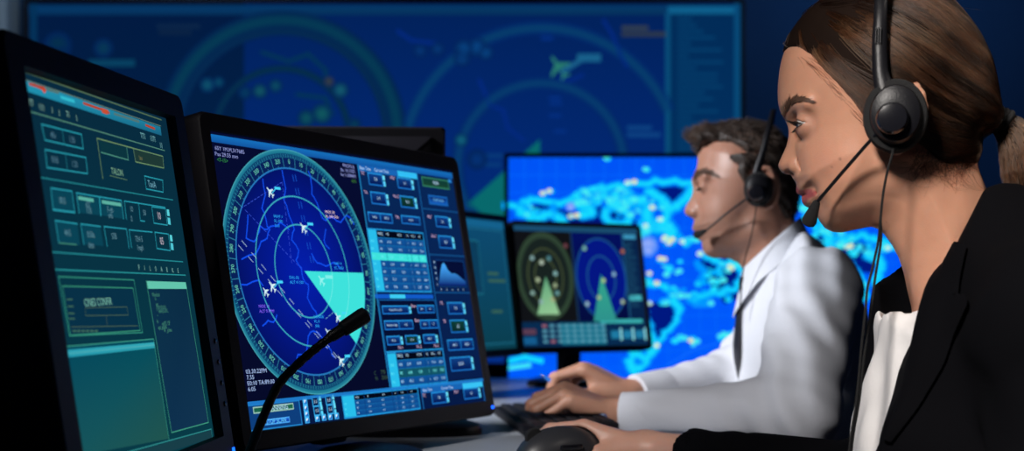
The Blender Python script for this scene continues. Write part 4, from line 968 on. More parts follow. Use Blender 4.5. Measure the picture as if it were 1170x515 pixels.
back = [(1170, 380), (1150, 300), (1134, 240), (1124, 210), (1117, 192), (1116, 180), (1124, 150), (1130, 110), (1124, 70), (1106, 34), (1076, 4), (1040, -14), (1000, -16), (960, -2), (925, 22), (903, 45)]
nonose = []
for p in face:
    x, y = p
    if 143 < y < 203 and x < 908: x = np.interp(y, [143, 172, 203], [903.5, 908, 909.5])
    nonose.append((x, y))
polyN = w.xz(nonose+neck_front+back); polyF = w.xz(face+neck_front+back)
Rz = [(w.P(1000, y)[2], r) for y, r in ((380, .085), (300, .062), (262, .046), (240, .038), (222, .032), (205, .042), (180, .054), (150, .058), (128, .066), (90, .078), (20, .085), (-20, .09))]
HZ = .0014
G, lo, h = grid((-.105, -.095, w.zc-.215), (.135, .095, w.zc+.125), HZ)
C = lambda px, py, b=0.0: w.P(px, py, b)
zz = lambda c, b: (c[0], b, c[2])
sy = [1, -1]
lat = [ell(G, C(1018, 84), (.100, .0735, .091)), ell(G, C(968, 160), (.070, .0600, .078)), ell(G, C(985, 212), (.060, .0550, .048)), ell(G, C(957, 232), (.040, .040, .034))]
for s in sy:
    lat += [cap(G, zz(C(1026, 205), s*.046), zz(C(957, 248), s*.016), .015, .014)]
    lat += [ell(G, zz(C(948, 214), s*.030), (.036, .023, .034))]
    lat += [ell(G, zz(C(950, 188), s*.033), (.034, .022, .036))]                    # cheek
headlat = union(lat, .022)
nk = cap(G, C(1062, 190), C(1092, 345), .052, .054); nk = smin(nk, ell(G, C(1110, 372), (.075, .085, .045)), .03)
for s in sy: nk = smin(nk, cap(G, zz(C(1062, 196), s*.046), zz(C(1040, 335), s*.014), .0105, .0095), .02)
V = smin(headlat, nk, .018)
V = smax(V-.001, prof_field(G, polyN, Rz, .058)-.0006, .007+.030*np.clip(np.abs(G[1])/.045, 0, 1)**1.5)
# nose
nose_poly = w.xz([(903, 140), (903.4, 150), (901.8, 158), (898.6, 168), (894.5, 177), (890.6, 185.5), (889.6, 189), (890.6, 192.5), (893.2, 196), (897.5, 198.4), (904.3, 198.8), (909, 202), (922, 204), (930, 180), (922, 150), (914, 138)])
nR = [(w.P(900, y)[2], r) for y, r in ((204, .016), (192, .0105), (180, .0088), (160, .0078), (146, .0085), (136, .012))]
nose = prof_field(G, nose_poly, nR)-.0004
V = smin(V, nose, .007)
for s in sy:
    V = smin(V, ell(G, zz(C(910, 191), s*.0125), (.0066, .0052, .0058)), .0045)
    V = smax(V, -ell(G, zz(C(903.5, 198.3), s*.0065), (.0048, .0034, .0030)), .002)
    V = smax(V, -cap(G, zz(C(915.5, 183), s*.0155), zz(C(919, 196), s*.0200), .0014), .006)
# eyes: hollow, lids over the ball, then the slit
EYE = {}
for s in sy:
    ec = C(925.5, 143.3, -.0305); ec = np.array([ec[0], s*.0305, ec[2]]); EYE[s] = ec
    V = smax(V, -ell(G, ec+np.array([-.012, -s*.002, .0015]), (.013, .017, .0125)), .012)
    V = smin(V, ell(G, ec, (.0136, .0140, .0132)), .004)
    V = smin(V, cap(G, ec+np.array([-.0075, -s*.016, .0175]), ec+np.array([-.001, s*.017, .0175]), .0045, .0035), .014)   # brow ridge
    x, y, z = G[0]-ec[0], (G[1]-ec[1])*s, G[2]-ec[2]
    tl = np.clip((y+.013)/.026, 0, 1); open_ = np.sin(tl*PI)
    up = (.0030+.0*x)*open_+.0006; dn = (-.0046)*open_+.0006
    ang_z = z+.0*y; slit = np.maximum(np.maximum(ang_z-up+.12*x, dn-ang_z-.12*x), np.maximum(x-.003, np.abs(y)-.0142))+0*ang_z
    V = smax(V, -np.maximum(slit, -(.0150-np.sqrt(x*x+y*y+z*z))-.002), .0012)
# mouth
for s in sy:
    V = smin(V, cap(G, zz(C(915.5, 217.8), 0), zz(C(933, 221.3), s*.0255), .0032, .0014), .004)
    V = smin(V, cap(G, zz(C(924.2, 227.6), 0), zz(C(933, 223), s*.0245), .0054, .0016), .004)
    V = smax(V, -cap(G, zz(C(915.5, 222.0), 0), zz(C(935.5, 221.8), s*.0275), .0008, .0008), .0022)
VH = V.copy()
# ear
for s in sy:
    e0 = np.array(zz(C(1033, 130, -.072), s*.0715)); q = Matrix.Rotation(0, 3, 'Y')
    V = smin(V, ell(G, e0+np.array([.001, 0, .002]), (.0160, .0065, .0265)), .004)
    rim = [e0+np.array([.0172*math.cos(t)-.001, s*.0035, .0278*math.sin(t)+.002]) for t in np.linspace(-1.9, 2.5, 12)]
    V = smin(V, union([cap(G, a, b, .0036) for a, b in zip(rim, rim[1:])], .002), .003)
    V = smin(V, ell(G, e0+np.array([-.006, 0, -.027]), (.007, .0055, .009)), .003)
v, f = surface(V, lo, h); v = relax(v, f, 1, .35)
SK = (.57, .285, .185)
lipw = np.zeros(len(v))
for s in sy:
    for a, b, r in ((C(914.5, 217.5), C(934, 221.3), .0068), (C(922.8, 227.8), C(934, 223), .0080)):
        a = np.array([a[0], 0, a[2]]); b = np.array([b[0], s*.0255, b[2]]); d = b-a; t = np.clip((v-a)@d/(d@d), 0, 1)
        lipw = np.maximum(lipw, np.clip((r*(1-.55*t)-np.linalg.norm(v-a-t[:, None]*d, axis=1))/.0012+.5, 0, 1))
lipw *= np.clip((C(915, 213)[2]-v[:, 2])/.001, 0, 1)*np.clip((v[:, 2]-C(915, 234)[2])/.001, 0, 1)
zones = [(.35*bump_w(v, zz(C(945, 190), -.045), (.025, .03, .02)), (.58, .26, .19)), (.35*bump_w(v, C(892, 192), (.012, .02, .012)), (.56, .25, .19)), (lipw*.95, (.40, .085, .085))]
lid = np.zeros(len(v))
for s in sy: lid = np.maximum(lid, np.clip(1.3-np.linalg.norm((v-EYE[s])/np.array([.0155, .0175, .0135]), axis=1), 0, .3)*2)
zones.append((lid*.55, (.36, .18, .14)))
for px, py, r in ((960, 182.5, .0012), (950.5, 191.5, .0009), (1045, 200, .0009), (905, 182.5, .0007), (1013, 252, .0006)):
    bv = None
    p = C(px, py, -.05); dd = np.hypot(v[:, 0]-p[0], v[:, 2]-p[2]); zones.append((np.clip((r-dd)/.0006+.5, 0, 1)*(v[:, 1] < 0)*.6, (.22, .10, .06)))
wcol = skin_color(v, SK, zones)
wparts = [(v, f, wcol)]; head_bvh = bvh_of(v, f)
# mouse hand and its forearm
WR = w.A(744, 513, 1.655); MC = w.L(np.array([MPOS[0], MPOS[1], DESK]))
KN = w.L(at(687, 496, 1.68)); fdir = KN-WR; fdir = fdir/np.linalg.norm(fdir)
ELB = w.A(1000, 556, 1.43)
G2, lo2, h2 = grid(np.minimum(WR, KN)-np.array([.15, .09, .09]), np.maximum(WR, KN)+np.array([.12, .09, .07]), .0019)
HV, _ = hand_field(G2, WR, fdir, (0.05, .10, 1), [(.34, .55, .40), (.34, .55, .40), (.36, .58, .4), (.42, .6, .4)], .93, .16, (.62, .35), -1)
ad = (ELB-WR)/np.linalg.norm(ELB-WR); HV = smin(HV, cap(G2, WR+ad*(-.004), WR+ad*.11, .021, .026), .018)
HV = smax(HV, -(G2[2]-DESK-.0008)+0*G2[0]+0*G2[1]-np.maximum(G2[0]-w.L((.29, 1.5, 0))[0], 0)*50, .002)
wx = G2[0]*math.cos(w.th)+G2[1]*math.sin(w.th)+w.O[0]-MPOS[0]; wy = -G2[0]*math.sin(w.th)+G2[1]*math.cos(w.th)+w.O[1]-MPOS[1]; cm_, sm_ = math.cos(MYAW), math.sin(MYAW)
Gm = (wx*cm_+wy*sm_+0*G2[2], -wx*sm_+wy*cm_+0*G2[2], G2[2]-MPOS[2]+0*wx)
HV = smax(HV, -(np.maximum(ell(Gm, (-.004, 0, .002), (.062, .034, .040)), np.abs(Gm[1])-.034)-.0016), .0015)
v2, f2 = surface(HV, lo2, h2); v2 = relax(v2, f2, 1); wparts.append((v2, f2, skin_color(v2, (.56, .31, .23), [])))
# torso and arms under the clothes
SHF = np.array([.125, .165, w.P(1100, 372)[2]]); SHN = np.array([.135, -.165, w.P(1100, 372)[2]])
ELN = np.array([.150, -.235, .735]); WRN = np.array([-.02, -.17, .640])
G3, lo3, h3 = grid((-.15, -.30, .55), (.36, .27, w.zc-.14), .008)
tor = union([ell(G3, (.125, 0, w.zc-.34), (.098, .135, .19)), cap(G3, SHF, SHN, .045), ell(G3, (.14, 0, .74), (.10, .13, .16)), cap(G3, C(1090, 330), C(1110, 400), .05, .07)], .05)
tor = union([tor, cap(G3, SHF, ELB, .04, .034), cap(G3, ELB, ELB+(WR-ELB)*.5, .034, .03), cap(G3, SHN, ELN, .04, .034)], .03)
tor = smax(tor, -(G3[0]-np.float32(C(1052, 340)[0]))+0*G3[1]+0*G3[2], .02)
v3, f3 = surface(tor, lo3, h3); wparts.append((v3, f3, skin_color(v3, SK, [])))
# near hand resting on the desk edge, below the picture
G4, lo4, h4 = grid(WRN-np.array([.16, .07, .05]), WRN+np.array([.16, .07, .07]), .0025)
nf, _ = hand_field(G4, WRN, (-1, .25, -.12), (0, 0, 1), [(.15, .2, .15)]*4, .93, .2, (.5, .4), -1)
adn = (ELN-WRN)/np.linalg.norm(ELN-WRN); nf = smin(nf, cap(G4, WRN, WRN+adn*.12, .021, .026), .015)
v4, f4 = surface(nf, lo4, h4); wparts.append((v4, f4, skin_color(v4, SK, [])))
vv, ff, cc = merge_parts(wparts); WB = mesh_obj('body', vv, ff, M['skin'], WROOT, cols=cc)
# eyeballs
def eyeball(root, c, r, look, s, iris=(.10, .17, .22), white=(.62, .60, .58)):
    look = np.array(look)/np.linalg.norm(look); m = MB(); prof = [(r*math.sin(t), r*math.cos(t)) for t in np.linspace(.001, PI, 40)]
    m.lathe(prof, 40, z_to(look, c)); vs = np.array(m.v); a = ((vs-c)@look)/np.linalg.norm(vs-c, axis=1); cols = np.tile(np.array(white), (len(vs), 1))
    cols[a > math.cos(.50)] = iris; cols[a > math.cos(.22)] = (.004, .004, .005); cols[(a > math.cos(.52)) & (a < math.cos(.45))] = np.array(iris)*.35
    return mesh_obj('eyeball', vs, m.f, M['eye'], root, cols=cols)
for s in sy: eyeball(WROOT, EYE[s], .0124, (-1, 0.06*s, -.10), s)
# lashes: short curved hairs along the lid edge
for s in sy:
    e = EYE[s]; lm = MB(); r_ = random.Random(5)
    for k in range(44):
        t = k/43; y = (-.0115+.024*t)*s*-1*-1; yy = y
        op = math.sin(max(0, min(1, (yy*s+.013)/.026))*PI)
        for up in (1, -1):
            if up < 0 and k % 3: continue
            z = (.0036*op+.0006) if up > 0 else (-.0046*op)
            x = -math.sqrt(max(1e-6, .0136**2-yy*yy-z*z))
            p = e+np.array([x, yy, z]); L_ = (.0085 if up > 0 else .0045)*r_.uniform(.8, 1.1); out = yy*s
            side = (yy/.013)*.55 if yy*s < 0 or True else 0
            d1 = np.array([-1, side, .10*up-.28]); d1 /= np.linalg.norm(d1)
            d2 = np.array([-.8, side*1.3, .55*up]); d2 /= np.linalg.norm(d2)
            lm.tube([p, p+d1*L_*.45, p+d1*L_*.6+d2*L_*.4], [.00032, .00026, .00006], 5)
    lm.build('eyelashes', M['lash'], WROOT)
# eyebrow hairs lying on the skin
def eyebrow(root, bvh, fr, pts, mat, n=260, lift=.0005, hl=.008, seed=1, rad=.00028):
    r_ = random.Random(seed); top = pts
    for s in (-1, 1):
        m = MB()
        for k in range(n):
            t = r_.random(); i = min(int(t*(len(top)-1)), len(top)-2); u = t*(len(top)-1)-i
            q = np.array(top[i])*(1-u)+np.array(top[i+1])*u                             # px, py, half thickness
            off = r_.uniform(-1, 1)*q[2]; p0 = fr.P(q[0], q[1]+off, -.03)
            tx = np.array(top[i+1][:2])-np.array(top[i][:2]); tx = tx/np.linalg.norm(tx)
            dx, dz = tx[0], -tx[1]; rot = (.9-.9*t)*(1 if True else 0)+r_.uniform(-.2, .2)
            ddx = dx*math.cos(rot)-dz*math.sin(rot); ddz = dx*math.sin(rot)+dz*math.cos(rot); L_ = hl*r_.uniform(.6, 1.1); P_ = []
            for w_ in (0, .5, 1.0):
                a, nrm = on_near(bvh, p0[0]+ddx*L_*w_, p0[2]+ddz*L_*w_, lift*(1+w_*.5))
                if a is None: P_ = None; break
                if s > 0: a = np.array([a[0], -a[1], a[2]])
                P_.append(a)
            if P_: m.tube(P_, [rad, rad*.9, rad*.3], 4)
        m.build('eyebrow', mat, root)
eyebrow(WROOT, head_bvh, w, [(894.5, 130, 2.8), (897, 124, 3.6), (902, 119, 3.4), (909, 116.4, 2.8), (917, 117, 1.9), (926, 119.6, .8)], M['brow'], 330, hl=.0065)

# ---------------------------------------------------------------- her hair: combed back to a low ponytail
houter = [(889, 63), (890.5, 56), (895, 48), (907.5, 30), (925, 12.5), (943, 0), (965, -13), (1000, -24), (1035, -22), (1062, -12), (1084.5, 0), (1102, 17.7), (1119.8, 43), (1132.4, 70.7), (1138.7, 98), (1142, 118), (1146, 134), (1136, 150), (1126, 148), (1119, 158), (1121, 172), (1114, 188)]
hline = [(1098, 192), (1080, 193), (1066, 186), (1056, 176), (1046, 166), (1034, 160), (1012, 158), (992, 150), (984, 136), (972, 120), (958, 105), (943, 89), (931, 74), (915, 61.5), (904, 59)]
G5, lo5, h5 = G, lo, h
hp = w.xz(houter+hline); X5 = G[0][:, 0, 0][:, None]; Z5 = G[2][0, 0, :][None, :]; dl = np.full((X5.shape[0], Z5.shape[1]), 1e9, np.float32)
hl2 = np.array(w.xz(hline+[(889, 63)]), np.float32)
for a, b in zip(hl2, hl2[1:]):
    e = b-a; t = np.clip(((X5-a[0])*e[0]+(Z5-a[1])*e[1])/(e@e), 0, 1); dl = np.minimum(dl, np.hypot(X5-a[0]-t*e[0], Z5-a[1]-t*e[1]))
thick = (.0008+.0062*np.clip(dl/.034, 0, 1)**.8)[:, None, :]
bulk = union([ell(G5, C(1088, 118), (.052, .060, .060)), ell(G5, C(1114, 134), (.030, .030, .030))], .02)
shell = smin(VH-thick, bulk, .012)
hair_d = smax(shell, poly_sd(G5, hp)+G5[1]**2*3.0*(G5[2] <= C(0, 60)[2])*(G5[0] > .05), .0025)
# combed grooves along the strands
hv, hf = surface(hair_d, lo5, h5); hv = relax(hv, hf, 3)
M['hair'] = hair_mat('brown hair', (.030, .0100, .0042), (.085, .030, .0125), .30)
M['hairshell'] = principled('brown hair underlayer', (.010, .0048, .003), .8, spec=.1, noise=.25, nscale=30)
M['hairlight'] = hair_mat('light brown hair ends', (.030, .011, .005), (.15, .062, .027), .3)
HAIR = mesh_obj('hair', hv, hf, M['hairshell'], WROOT)
hb = bvh_of(hv, hf); HC = C(1030, 112); TIE = C(1137, 137)
def project(p, lift):
    d = Vector(p)-Vector(HC); d.normalize(); h_ = hb.ray_cast(Vector(HC)+d*.25, -d)
    return (np.array(h_[0])+np.array(d)*lift) if h_[0] is not None else None
R5 = np.random.RandomState(4); tri = hv[R5.randint(0, len(hv), 30000)]
hl3 = [w.P(p[0], p[1], -.06) for p in hline]
tones = {'d': [], 'm': [], 'l': []}; ng = 0
hl_r = []
for i in range(150):
    u = R5.uniform(3, 13.6); j = int(u); a = hl2[j]*(1-(u-j))+hl2[j+1]*(u-j); h_ = hb.ray_cast(Vector((a[0]+.0025, -.3*(1 if i % 3 else -1), a[1]+.0012)), Vector((0, (1 if i % 3 else -1), 0)))
    if h_[0] is not None: hl_r.append(np.array(h_[0]))
roots = hl_r+list(tri[:1500])
for p0 in roots:
    if ng >= 660: break
    if p0[1] > .02 and R5.rand() < .65: continue
    q = project(p0, .0004)
    if q is None or np.linalg.norm(q-p0) > .004: continue
    D0 = np.linalg.norm(TIE-p0)
    if D0 < .03: continue
    ng += 1; topf = np.clip((p0[2]-C(0, 110)[2])/.06, 0, 1)*np.clip((C(1040, 0)[0]-p0[0])/.07+.2, 0, 1)  # more light strands at the top front, a highlight painted into the hair colour
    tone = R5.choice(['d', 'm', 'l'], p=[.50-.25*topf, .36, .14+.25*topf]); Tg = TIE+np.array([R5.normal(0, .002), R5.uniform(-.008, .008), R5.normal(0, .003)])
    Lg = min(D0*.98, R5.uniform(.07, .20)); sag = R5.normal(0, .004); gl = R5.uniform(0, .0010); e1 = np.cross(p0-HC, TIE-p0); e1 /= np.linalg.norm(e1)
    for c_ in range(24):
        r0 = p0+e1*R5.normal(0, .0022)+(TIE-p0)/D0*abs(R5.normal(0, .012)); lift = gl+R5.uniform(.0001, .0006); L_ = Lg*R5.uniform(.8, 1.1); st = []; spread = R5.normal(0, .0010); n_ = 11; D = np.linalg.norm(Tg-r0)
        for k in range(n_):
            t = min(.985, k/(n_-1)*L_/D); m = r0*(1-t)+Tg*t+np.array([0, 0, -1])*math.sin(t*PI)*.020*(1 if p0[0] < 0 else .4)+np.array([0, 0, sag])*t+e1*spread*math.sin(t*9)*.3
            a = project(m, lift*(.25+.75*math.sin(PI*k/(n_-1))))
            if a is None: st = None; break
            st.append(a)
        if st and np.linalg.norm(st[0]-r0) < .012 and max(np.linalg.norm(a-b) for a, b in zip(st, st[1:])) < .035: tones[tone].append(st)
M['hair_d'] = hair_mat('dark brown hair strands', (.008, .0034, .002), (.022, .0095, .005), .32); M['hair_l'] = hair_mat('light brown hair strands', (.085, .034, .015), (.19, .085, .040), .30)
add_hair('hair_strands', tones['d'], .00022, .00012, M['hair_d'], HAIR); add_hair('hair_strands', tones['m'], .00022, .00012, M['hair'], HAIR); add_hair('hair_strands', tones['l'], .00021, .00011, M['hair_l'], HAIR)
# baby hairs along the brow, temple and nape
bs = []; 
for k in range(60):
    i = R5.randint(8, len(hl3)-1); u = R5.rand(); a = hl3[i]*(1-u)+hl3[i-1 if i else 0]*u
    a = a+np.array([R5.normal(0, .002), 0, R5.normal(0, .002)]); st = []
    d = np.array([.62, 0, -.62]); L_ = R5.uniform(.010, .024); bend = R5.normal(0, .4)
    for j in range(5):
        t = j/4; x = a[0]-.002+d[0]*L_*t; z = a[2]+.002+d[2]*L_*t+bend*L_*t*t*.4; pt, nn = on_near(head_bvh, x, z, .0006+.0005*t)
        if pt is None: st = None; break
        st.append(pt)
    if st: bs.append(st)
for k in range(420):
    a = C(R5.uniform(1046, 1112), R5.uniform(172, 192), -.04); st = []; L_ = R5.uniform(.008, .028); ang = R5.normal(-2.2, .6); cu = R5.normal(0, 1.2)
    for j in range(6):
        t = j/5; x = a[0]+math.cos(ang+cu*t)*L_*t; z = a[2]+math.sin(ang+cu*t)*L_*t; pt, nn = on_near(head_bvh, x, z, .0007+.0008*t)
        if pt is None: st = None; break
        st.append(pt)
    if st: bs.append(st)
for k in range(22):                                          # flyaways over the crown and behind the head
    p0 = tri[R5.randint(len(tri))]; q = project(p0, .0005)
    if q is None or abs(p0[1]) > .05 or p0[0] < -.04 or p0[2] < C(0, 90)[2]: continue
    d = (q-HC)/np.linalg.norm(q-HC); tdir = np.cross(d, (0, 1, 0)); tdir = tdir*(1 if R5.rand() < .5 else -1); L_ = R5.uniform(.012, .03)
    bs.append([q+tdir*L_*t+d*L_*(.10*t+.12*t*t)+np.array([0, R5.normal(0, .001), 0]) for t in np.linspace(0, 1, 6)])
add_hair('loose_hairs', bs, .00010, .00004, M['hair_d'], HAIR)
# ponytail
pc = [C(1138, 138), C(1146, 142), C(1158, 153), C(1168, 172), C(1173, 196), C(1177, 222), C(1182, 252)]; pr = [.0075, .0105, .0160, .0205, .0215, .019, .013]
cl = spline(pc, 22); rr = np.interp(np.linspace(0, 1, 22), np.linspace(0, 1, 7), pr)
G6, lo6, h6 = grid(C(1138, 262)-np.array([.015, .035, .012]), C(1185, 128)+np.array([.035, .035, .015]), .0022)
V = union([cap(G6, a, b, r0*.86, r1*.86) for a, b, r0, r1 in zip(cl, cl[1:], rr, rr[1:])], .004)
pv, pf = surface(V, lo6, h6); pony = mesh_obj('ponytail', relax(pv, pf, 2), pf, M['hairshell'], WROOT)
ps = []
for k in range(3200):
    a = R5.uniform(0, 2*PI); q = math.sqrt(R5.uniform(.45, 1.05)); sp = R5.normal(0, .12); st = []; n_ = 22 if R5.rand() < .8 else R5.randint(12, 22)
    for j in range(n_):
        t = np.array(cl[min(j+1, 21)])-np.array(cl[max(j-1, 0)]); t /= np.linalg.norm(t); e1 = np.array([0, 1, 0]); e2 = np.cross(t, e1)
        aa = a+sp*j/21*4; fl = 1+.12*j/21*R5.normal(0, .25)
        st.append(np.array(cl[j])+(e1*math.cos(aa)+e2*math.sin(aa))*rr[j]*q*fl)
    ps.append(st)
for k in range(60):                                          # strays hanging off the underside
    j = R5.randint(5, 15); p = np.array(cl[j]); st = [p+np.array([-.006, R5.uniform(-.012, .0), -.004])]
    d = np.array([-R5.uniform(.3, 1.2), -.1, -R5.uniform(.4, 1.0)])*R5.uniform(.006, .017)
    for t in (.33, .66, 1): st.append(st[0]+d*t+np.array([.008*t*t, 0, -.004*t*t]))
    ps.append(st)
add_hair('ponytail_strands', ps, .00020, .00012, M['hairlight'], pony)
td = (np.array(cl[2])-np.array(cl[0])); td /= np.linalg.norm(td); tm = MB()
for k in range(4):
    c_ = np.array(C(1134.5, 134.5))+td*(.0042*k); mt = z_to(td, c_); ring = [mt @ Vector((.0098*math.cos(a), .0125*math.sin(a), .0006*math.sin(a*3+k))) for a in np.linspace(0, 2*PI, 33)]
    tm.tube(ring, .0031, 10)
tm.build('hair_tie', M['hairtie'], WROOT)

# ---------------------------------------------------------------- her clothes
bl = w.xz([(1064, 312), (1050, 326), (1036, 337), (1020, 348.5), (1006, 357), (1003, 370), (1001, 387), (995, 408), (989, 429), (983, 452), (977, 476), (970, 506), (966, 535), (975, 565), (1000, 640), (1250, 640), (1230, 330), (1110, 300)])
G7, lo7, h7 = grid((-.10, -.19, .66), (.33, .19, w.zc-.13), .0032)
core = union([ell(G7, (.105, 0, w.zc-.31), (.145, .150, .20)), ell(G7, (.06, -.06, w.zc-.33), (.09, .075, .10)), ell(G7, (.06, .06, w.zc-.33), (.09, .075, .10)), cap(G7, C(1078, 315), C(1092, 380), .060, .085), ell(G7, (.15, 0, .74), (.12, .15, .16))], .05)
nx, ny, nz_ = G7
fold = .0022*np.sin(nx*140+nz_*38+1.4*np.sin(ny*60))+.0018*np.sin(nx*90-nz_*95+ny*40)+.0016*np.sin(ny*150+nz_*30+nx*40)
V = smax(core, prof_field(G7, bl, [(0, .10), (2, .10)])+fold, .010)
V = smax(V, -(cap(G7, C(1058, 240), C(1076, 325), .0575, .060)), .004)                # neck opening
v, f = surface(V, lo7, h7); v = relax(v, f, 1)
mesh_obj('blouse', v, f, M['blouse'], WROOT)
# blazer: shell around torso, near front edge runs along the lapel line, the far front stands a little further forward
farl = [(1062, 300), (1046, 296), (1027, 292), (1014, 309), (1000, 328), (992, 364), (986, 411), (977.5, 458), (969, 500), (962, 545), (960, 600), (1250, 600), (1262, 420), (1225, 300), (1172, 238), (1130, 214)]
nearl = [(1129.5, 214.5), (1110, 247), (1091, 275), (1089, 283), (1064.5, 317.5), (1058, 331), (1036, 399), (1022, 452), (1007, 494), (1000, 525), (1000, 640), (1400, 640), (1400, 150), (1150, 205)]
G8, lo8, h8 = grid((-.16, -.33, .60), (.40, .28, w.zc-.07), .0042)
X8, Y8, Z8 = G8
cj = union([ell(G8, (.115, 0, w.zc-.31), (.158, .168, .215)), ell(G8, (.06, -.065, w.zc-.335), (.096, .082, .105)), ell(G8, (.06, .065, w.zc-.335), (.096, .082, .105)), ell(G8, (.155, 0, .74), (.135, .165, .17))], .05)
neckc = cap(G8, C(1082, 262), C(1100, 390), .069, .080)
sh = union([cap(G8, np.array([.125, s*.05, w.P(1100, 318)[2]]), np.array([.130, s*.168, w.P(1100, 362)[2]]), .062, .058) for s in sy], .03)
cj = union([cj, neckc, sh], .045)
near_d = poly_sd(G8, w.xz(nearl, -.075)); far_d = poly_sd(G8, w.xz(farl, .03))
side = np.clip((Y8-.004)/.016, 0, 1)
edge = near_d*(1-side)+(far_d+np.maximum(Y8-.03, 0)**2/(2*.12))*side
edge = np.minimum(edge, .05)
body_ = smax(cj, edge, .006)
inner = union([ell(G8, (.112, 0, w.zc-.31), (.150, .158, .206)), cap(G8, C(1078, 300), C(1096, 390), .064, .074)], .045)
hollow = np.maximum(inner, X8+Z8*0+Y8*0-.16)
body_ = smax(body_, -np.maximum(cap(G8, C(1058, 225), C(1082, 330), .0625, .064), X8*1.0+Y8*0+Z8*0-1.0), .004)
arms = union([cap(G8, SHN, ELN, .066, .056), cap(G8, ELN, ELN+(WRN-ELN)*.8, .054, .040)], .02)
armf = union([cap(G8, SHF, ELB, .060, .046), cap(G8, ELB, ELB+(WR-ELB)*.5, .044, .038)], .02)
al = np.float32(1)
arms = arms+.0035*np.sin(Z8*75+X8*45+2*np.sin(Y8*50))*np.clip((w.zc-.22-Z8)*12, 0, 1)+.0025*np.sin(X8*120-Z8*80+Y8*60)
body_ = body_+.0020*np.sin(X8*48+Z8*62+2*np.sin(Y8*35))
V = smin(smin(body_, arms, .022), armf, .022)
V = smax(V, -(Z8-DESK-.001)+0*X8+0*Y8-np.maximum(X8+.0*Y8-w.L((.285, 1.45, 0))[0], 0)*50, .004)
v, f = surface(V, lo8, h8); JK = mesh_obj('blazer', relax(v, f, 2), f, M['jacket'], WROOT)
jb = bvh_of(v, f)
# far sleeve down to the wrist, cuff and button
ws = [ELB+(WR-ELB)*.42, ELB+(WR-ELB)*.62, ELB+(WR-ELB)*.80, WR+ad*.055]
G9, lo9, h9 = grid(np.min(ws, 0)-.06, np.max(ws, 0)+.06, .0030)
V = cap(G9, ws[0], ws[-1], .038, .031)+.0012*np.sin(G9[0]*170+G9[2]*90+G9[1]*60)
V = smax(V, -((G9[0]-ws[-1][0])*ad[0]+(G9[1]-ws[-1][1])*ad[1]+(G9[2]-ws[-1][2])*ad[2]), .004); V = smax(V, -cap(G9, WR-ad*.05, WR+ad*.075, .0275), .003)
V = smax(V, -(G9[2]-DESK-.001)+0*G9[0]+0*G9[1]-np.maximum(G9[0]-w.L((.285, 1.45, 0))[0], 0)*50, .003)
v, f = surface(V, lo9, h9); mesh_obj('sleeve', relax(v, f, 1), f, M['jacket'], JK)
# turned-back collar and lapel on the near side
def strip(fr, bvh, path, wd, lift, name, mat, parent, thick=.0028):
    m = MB(); rows = []
    P_ = spline([np.array(p) for p in path], 40)
    for i, p in enumerate(P_):
        t = P_[min(i+1, 39)]-P_[max(i-1, 0)]; t = t/np.linalg.norm(t); nn = np.array([-t[1], t[0]]); row = []
        wid = np.interp(i/39, np.linspace(0, 1, len(wd)), wd)
        for k in range(5):
            q = p+nn*wid*k/4*-1; L_ = fr.P(q[0], q[1], -.08); a, nr = on_near(bvh, L_[0], L_[2], lift*(1 if k else .2)+.0015*math.sin(PI*k/4))
            row.append(a)
        rows.append(row)
    rows = [r for r in rows if all(x is not None for x in r)]
    if len(rows) < 3: return
    n = len(rows); vs = [x for r in rows for x in r]+[x+np.array([0, thick, 0]) for r in rows for x in r]; o = n*5; fs = []
    for i in range(n-1):
        for k in range(4):
            a = i*5+k; fs.append((a, a+1, a+6, a+5)); fs.append((o+a, o+a+5, o+a+6, o+a+1))
        fs.append((i*5, (i+1)*5, o+(i+1)*5, o+i*5)); fs.append((i*5+4, o+i*5+4, o+(i+1)*5+4, (i+1)*5+4))
    fs.append((0, o, o+1, 1)); fs += [(k, o+k, o+k+1, k+1) for k in range(1, 4)]; b = (n-1)*5; fs += [(b+k, b+k+1, o+b+k+1, o+b+k) for k in range(4)]
    m.add(vs, fs); m.build(name, mat, parent)
strip(w, jb, [(1092, 277), (1067, 318), (1060, 334), (1040, 400), (1026, 450), (1011, 494)], [16, 34, 46, 40, 26, 10], .004, 'lapel', M['jacket'], JK)
seated_legs(WROOT, w, .18, .50, 0, M['trouser'], 0)
wc = np.array([w.O[0], w.O[1], 0])+w.Rw.T @ np.array([.22, 0, 0])
office_chair('black office chair under the woman in the blazer', tuple(wc), -w.th, .365)
# ---------------------------------------------------------------- her headset
cupc = C(1023, 132.5, -.0925)
def bandpts(fr, px0, top, cupy, bcup, ztop, halfw):
    out = []
    return out
zt = w.P(1008, -30)[2]; xb = C(1006, 40, -.08)[0]
band = []
cupz = C(1018, 118, -.092)[2]
for t in np.linspace(0, 1, 26):
    if t < .22:
        u = t/.22; p = C(np.interp(u, [0, .45, 1], [1019, 1006, 1004.5]), np.interp(u, [0, .45, 1], [122, 88, 50]), np.interp(u, [0, .5, 1], [-.100, -.094, -.0905])); wd = np.interp(u, [0, .25, .5, 1], [.0125, .0085, .0065, .0062]); th = .0042
    else:
        u = (t-.22)/.78; a = u*PI; s0 = C(1004.5, 50, -.0905); x = np.interp(u, [0, .5, 1], [s0[0], C(1012, -30)[0], s0[0]]); z = s0[2]+(zt+.010-s0[2])*math.sin(a); p = np.array([x, -.0905*math.cos(a), z]); wd = .0056 if .06 < u else .0062; th = .0022 if u > .08 else .0036
    band.append((p, wd, th))
boomp = [C(1019.5, 136, -.112), C(1013, 141, -.112), C(1005, 149, -.106), C(985, 171, -.085), C(958, 202, -.070), C(938, 225.5, -.056), C(933, 231.5, -.052)]
tip = C(925.5, 250, -.048)-C(933, 231.5, -.052)
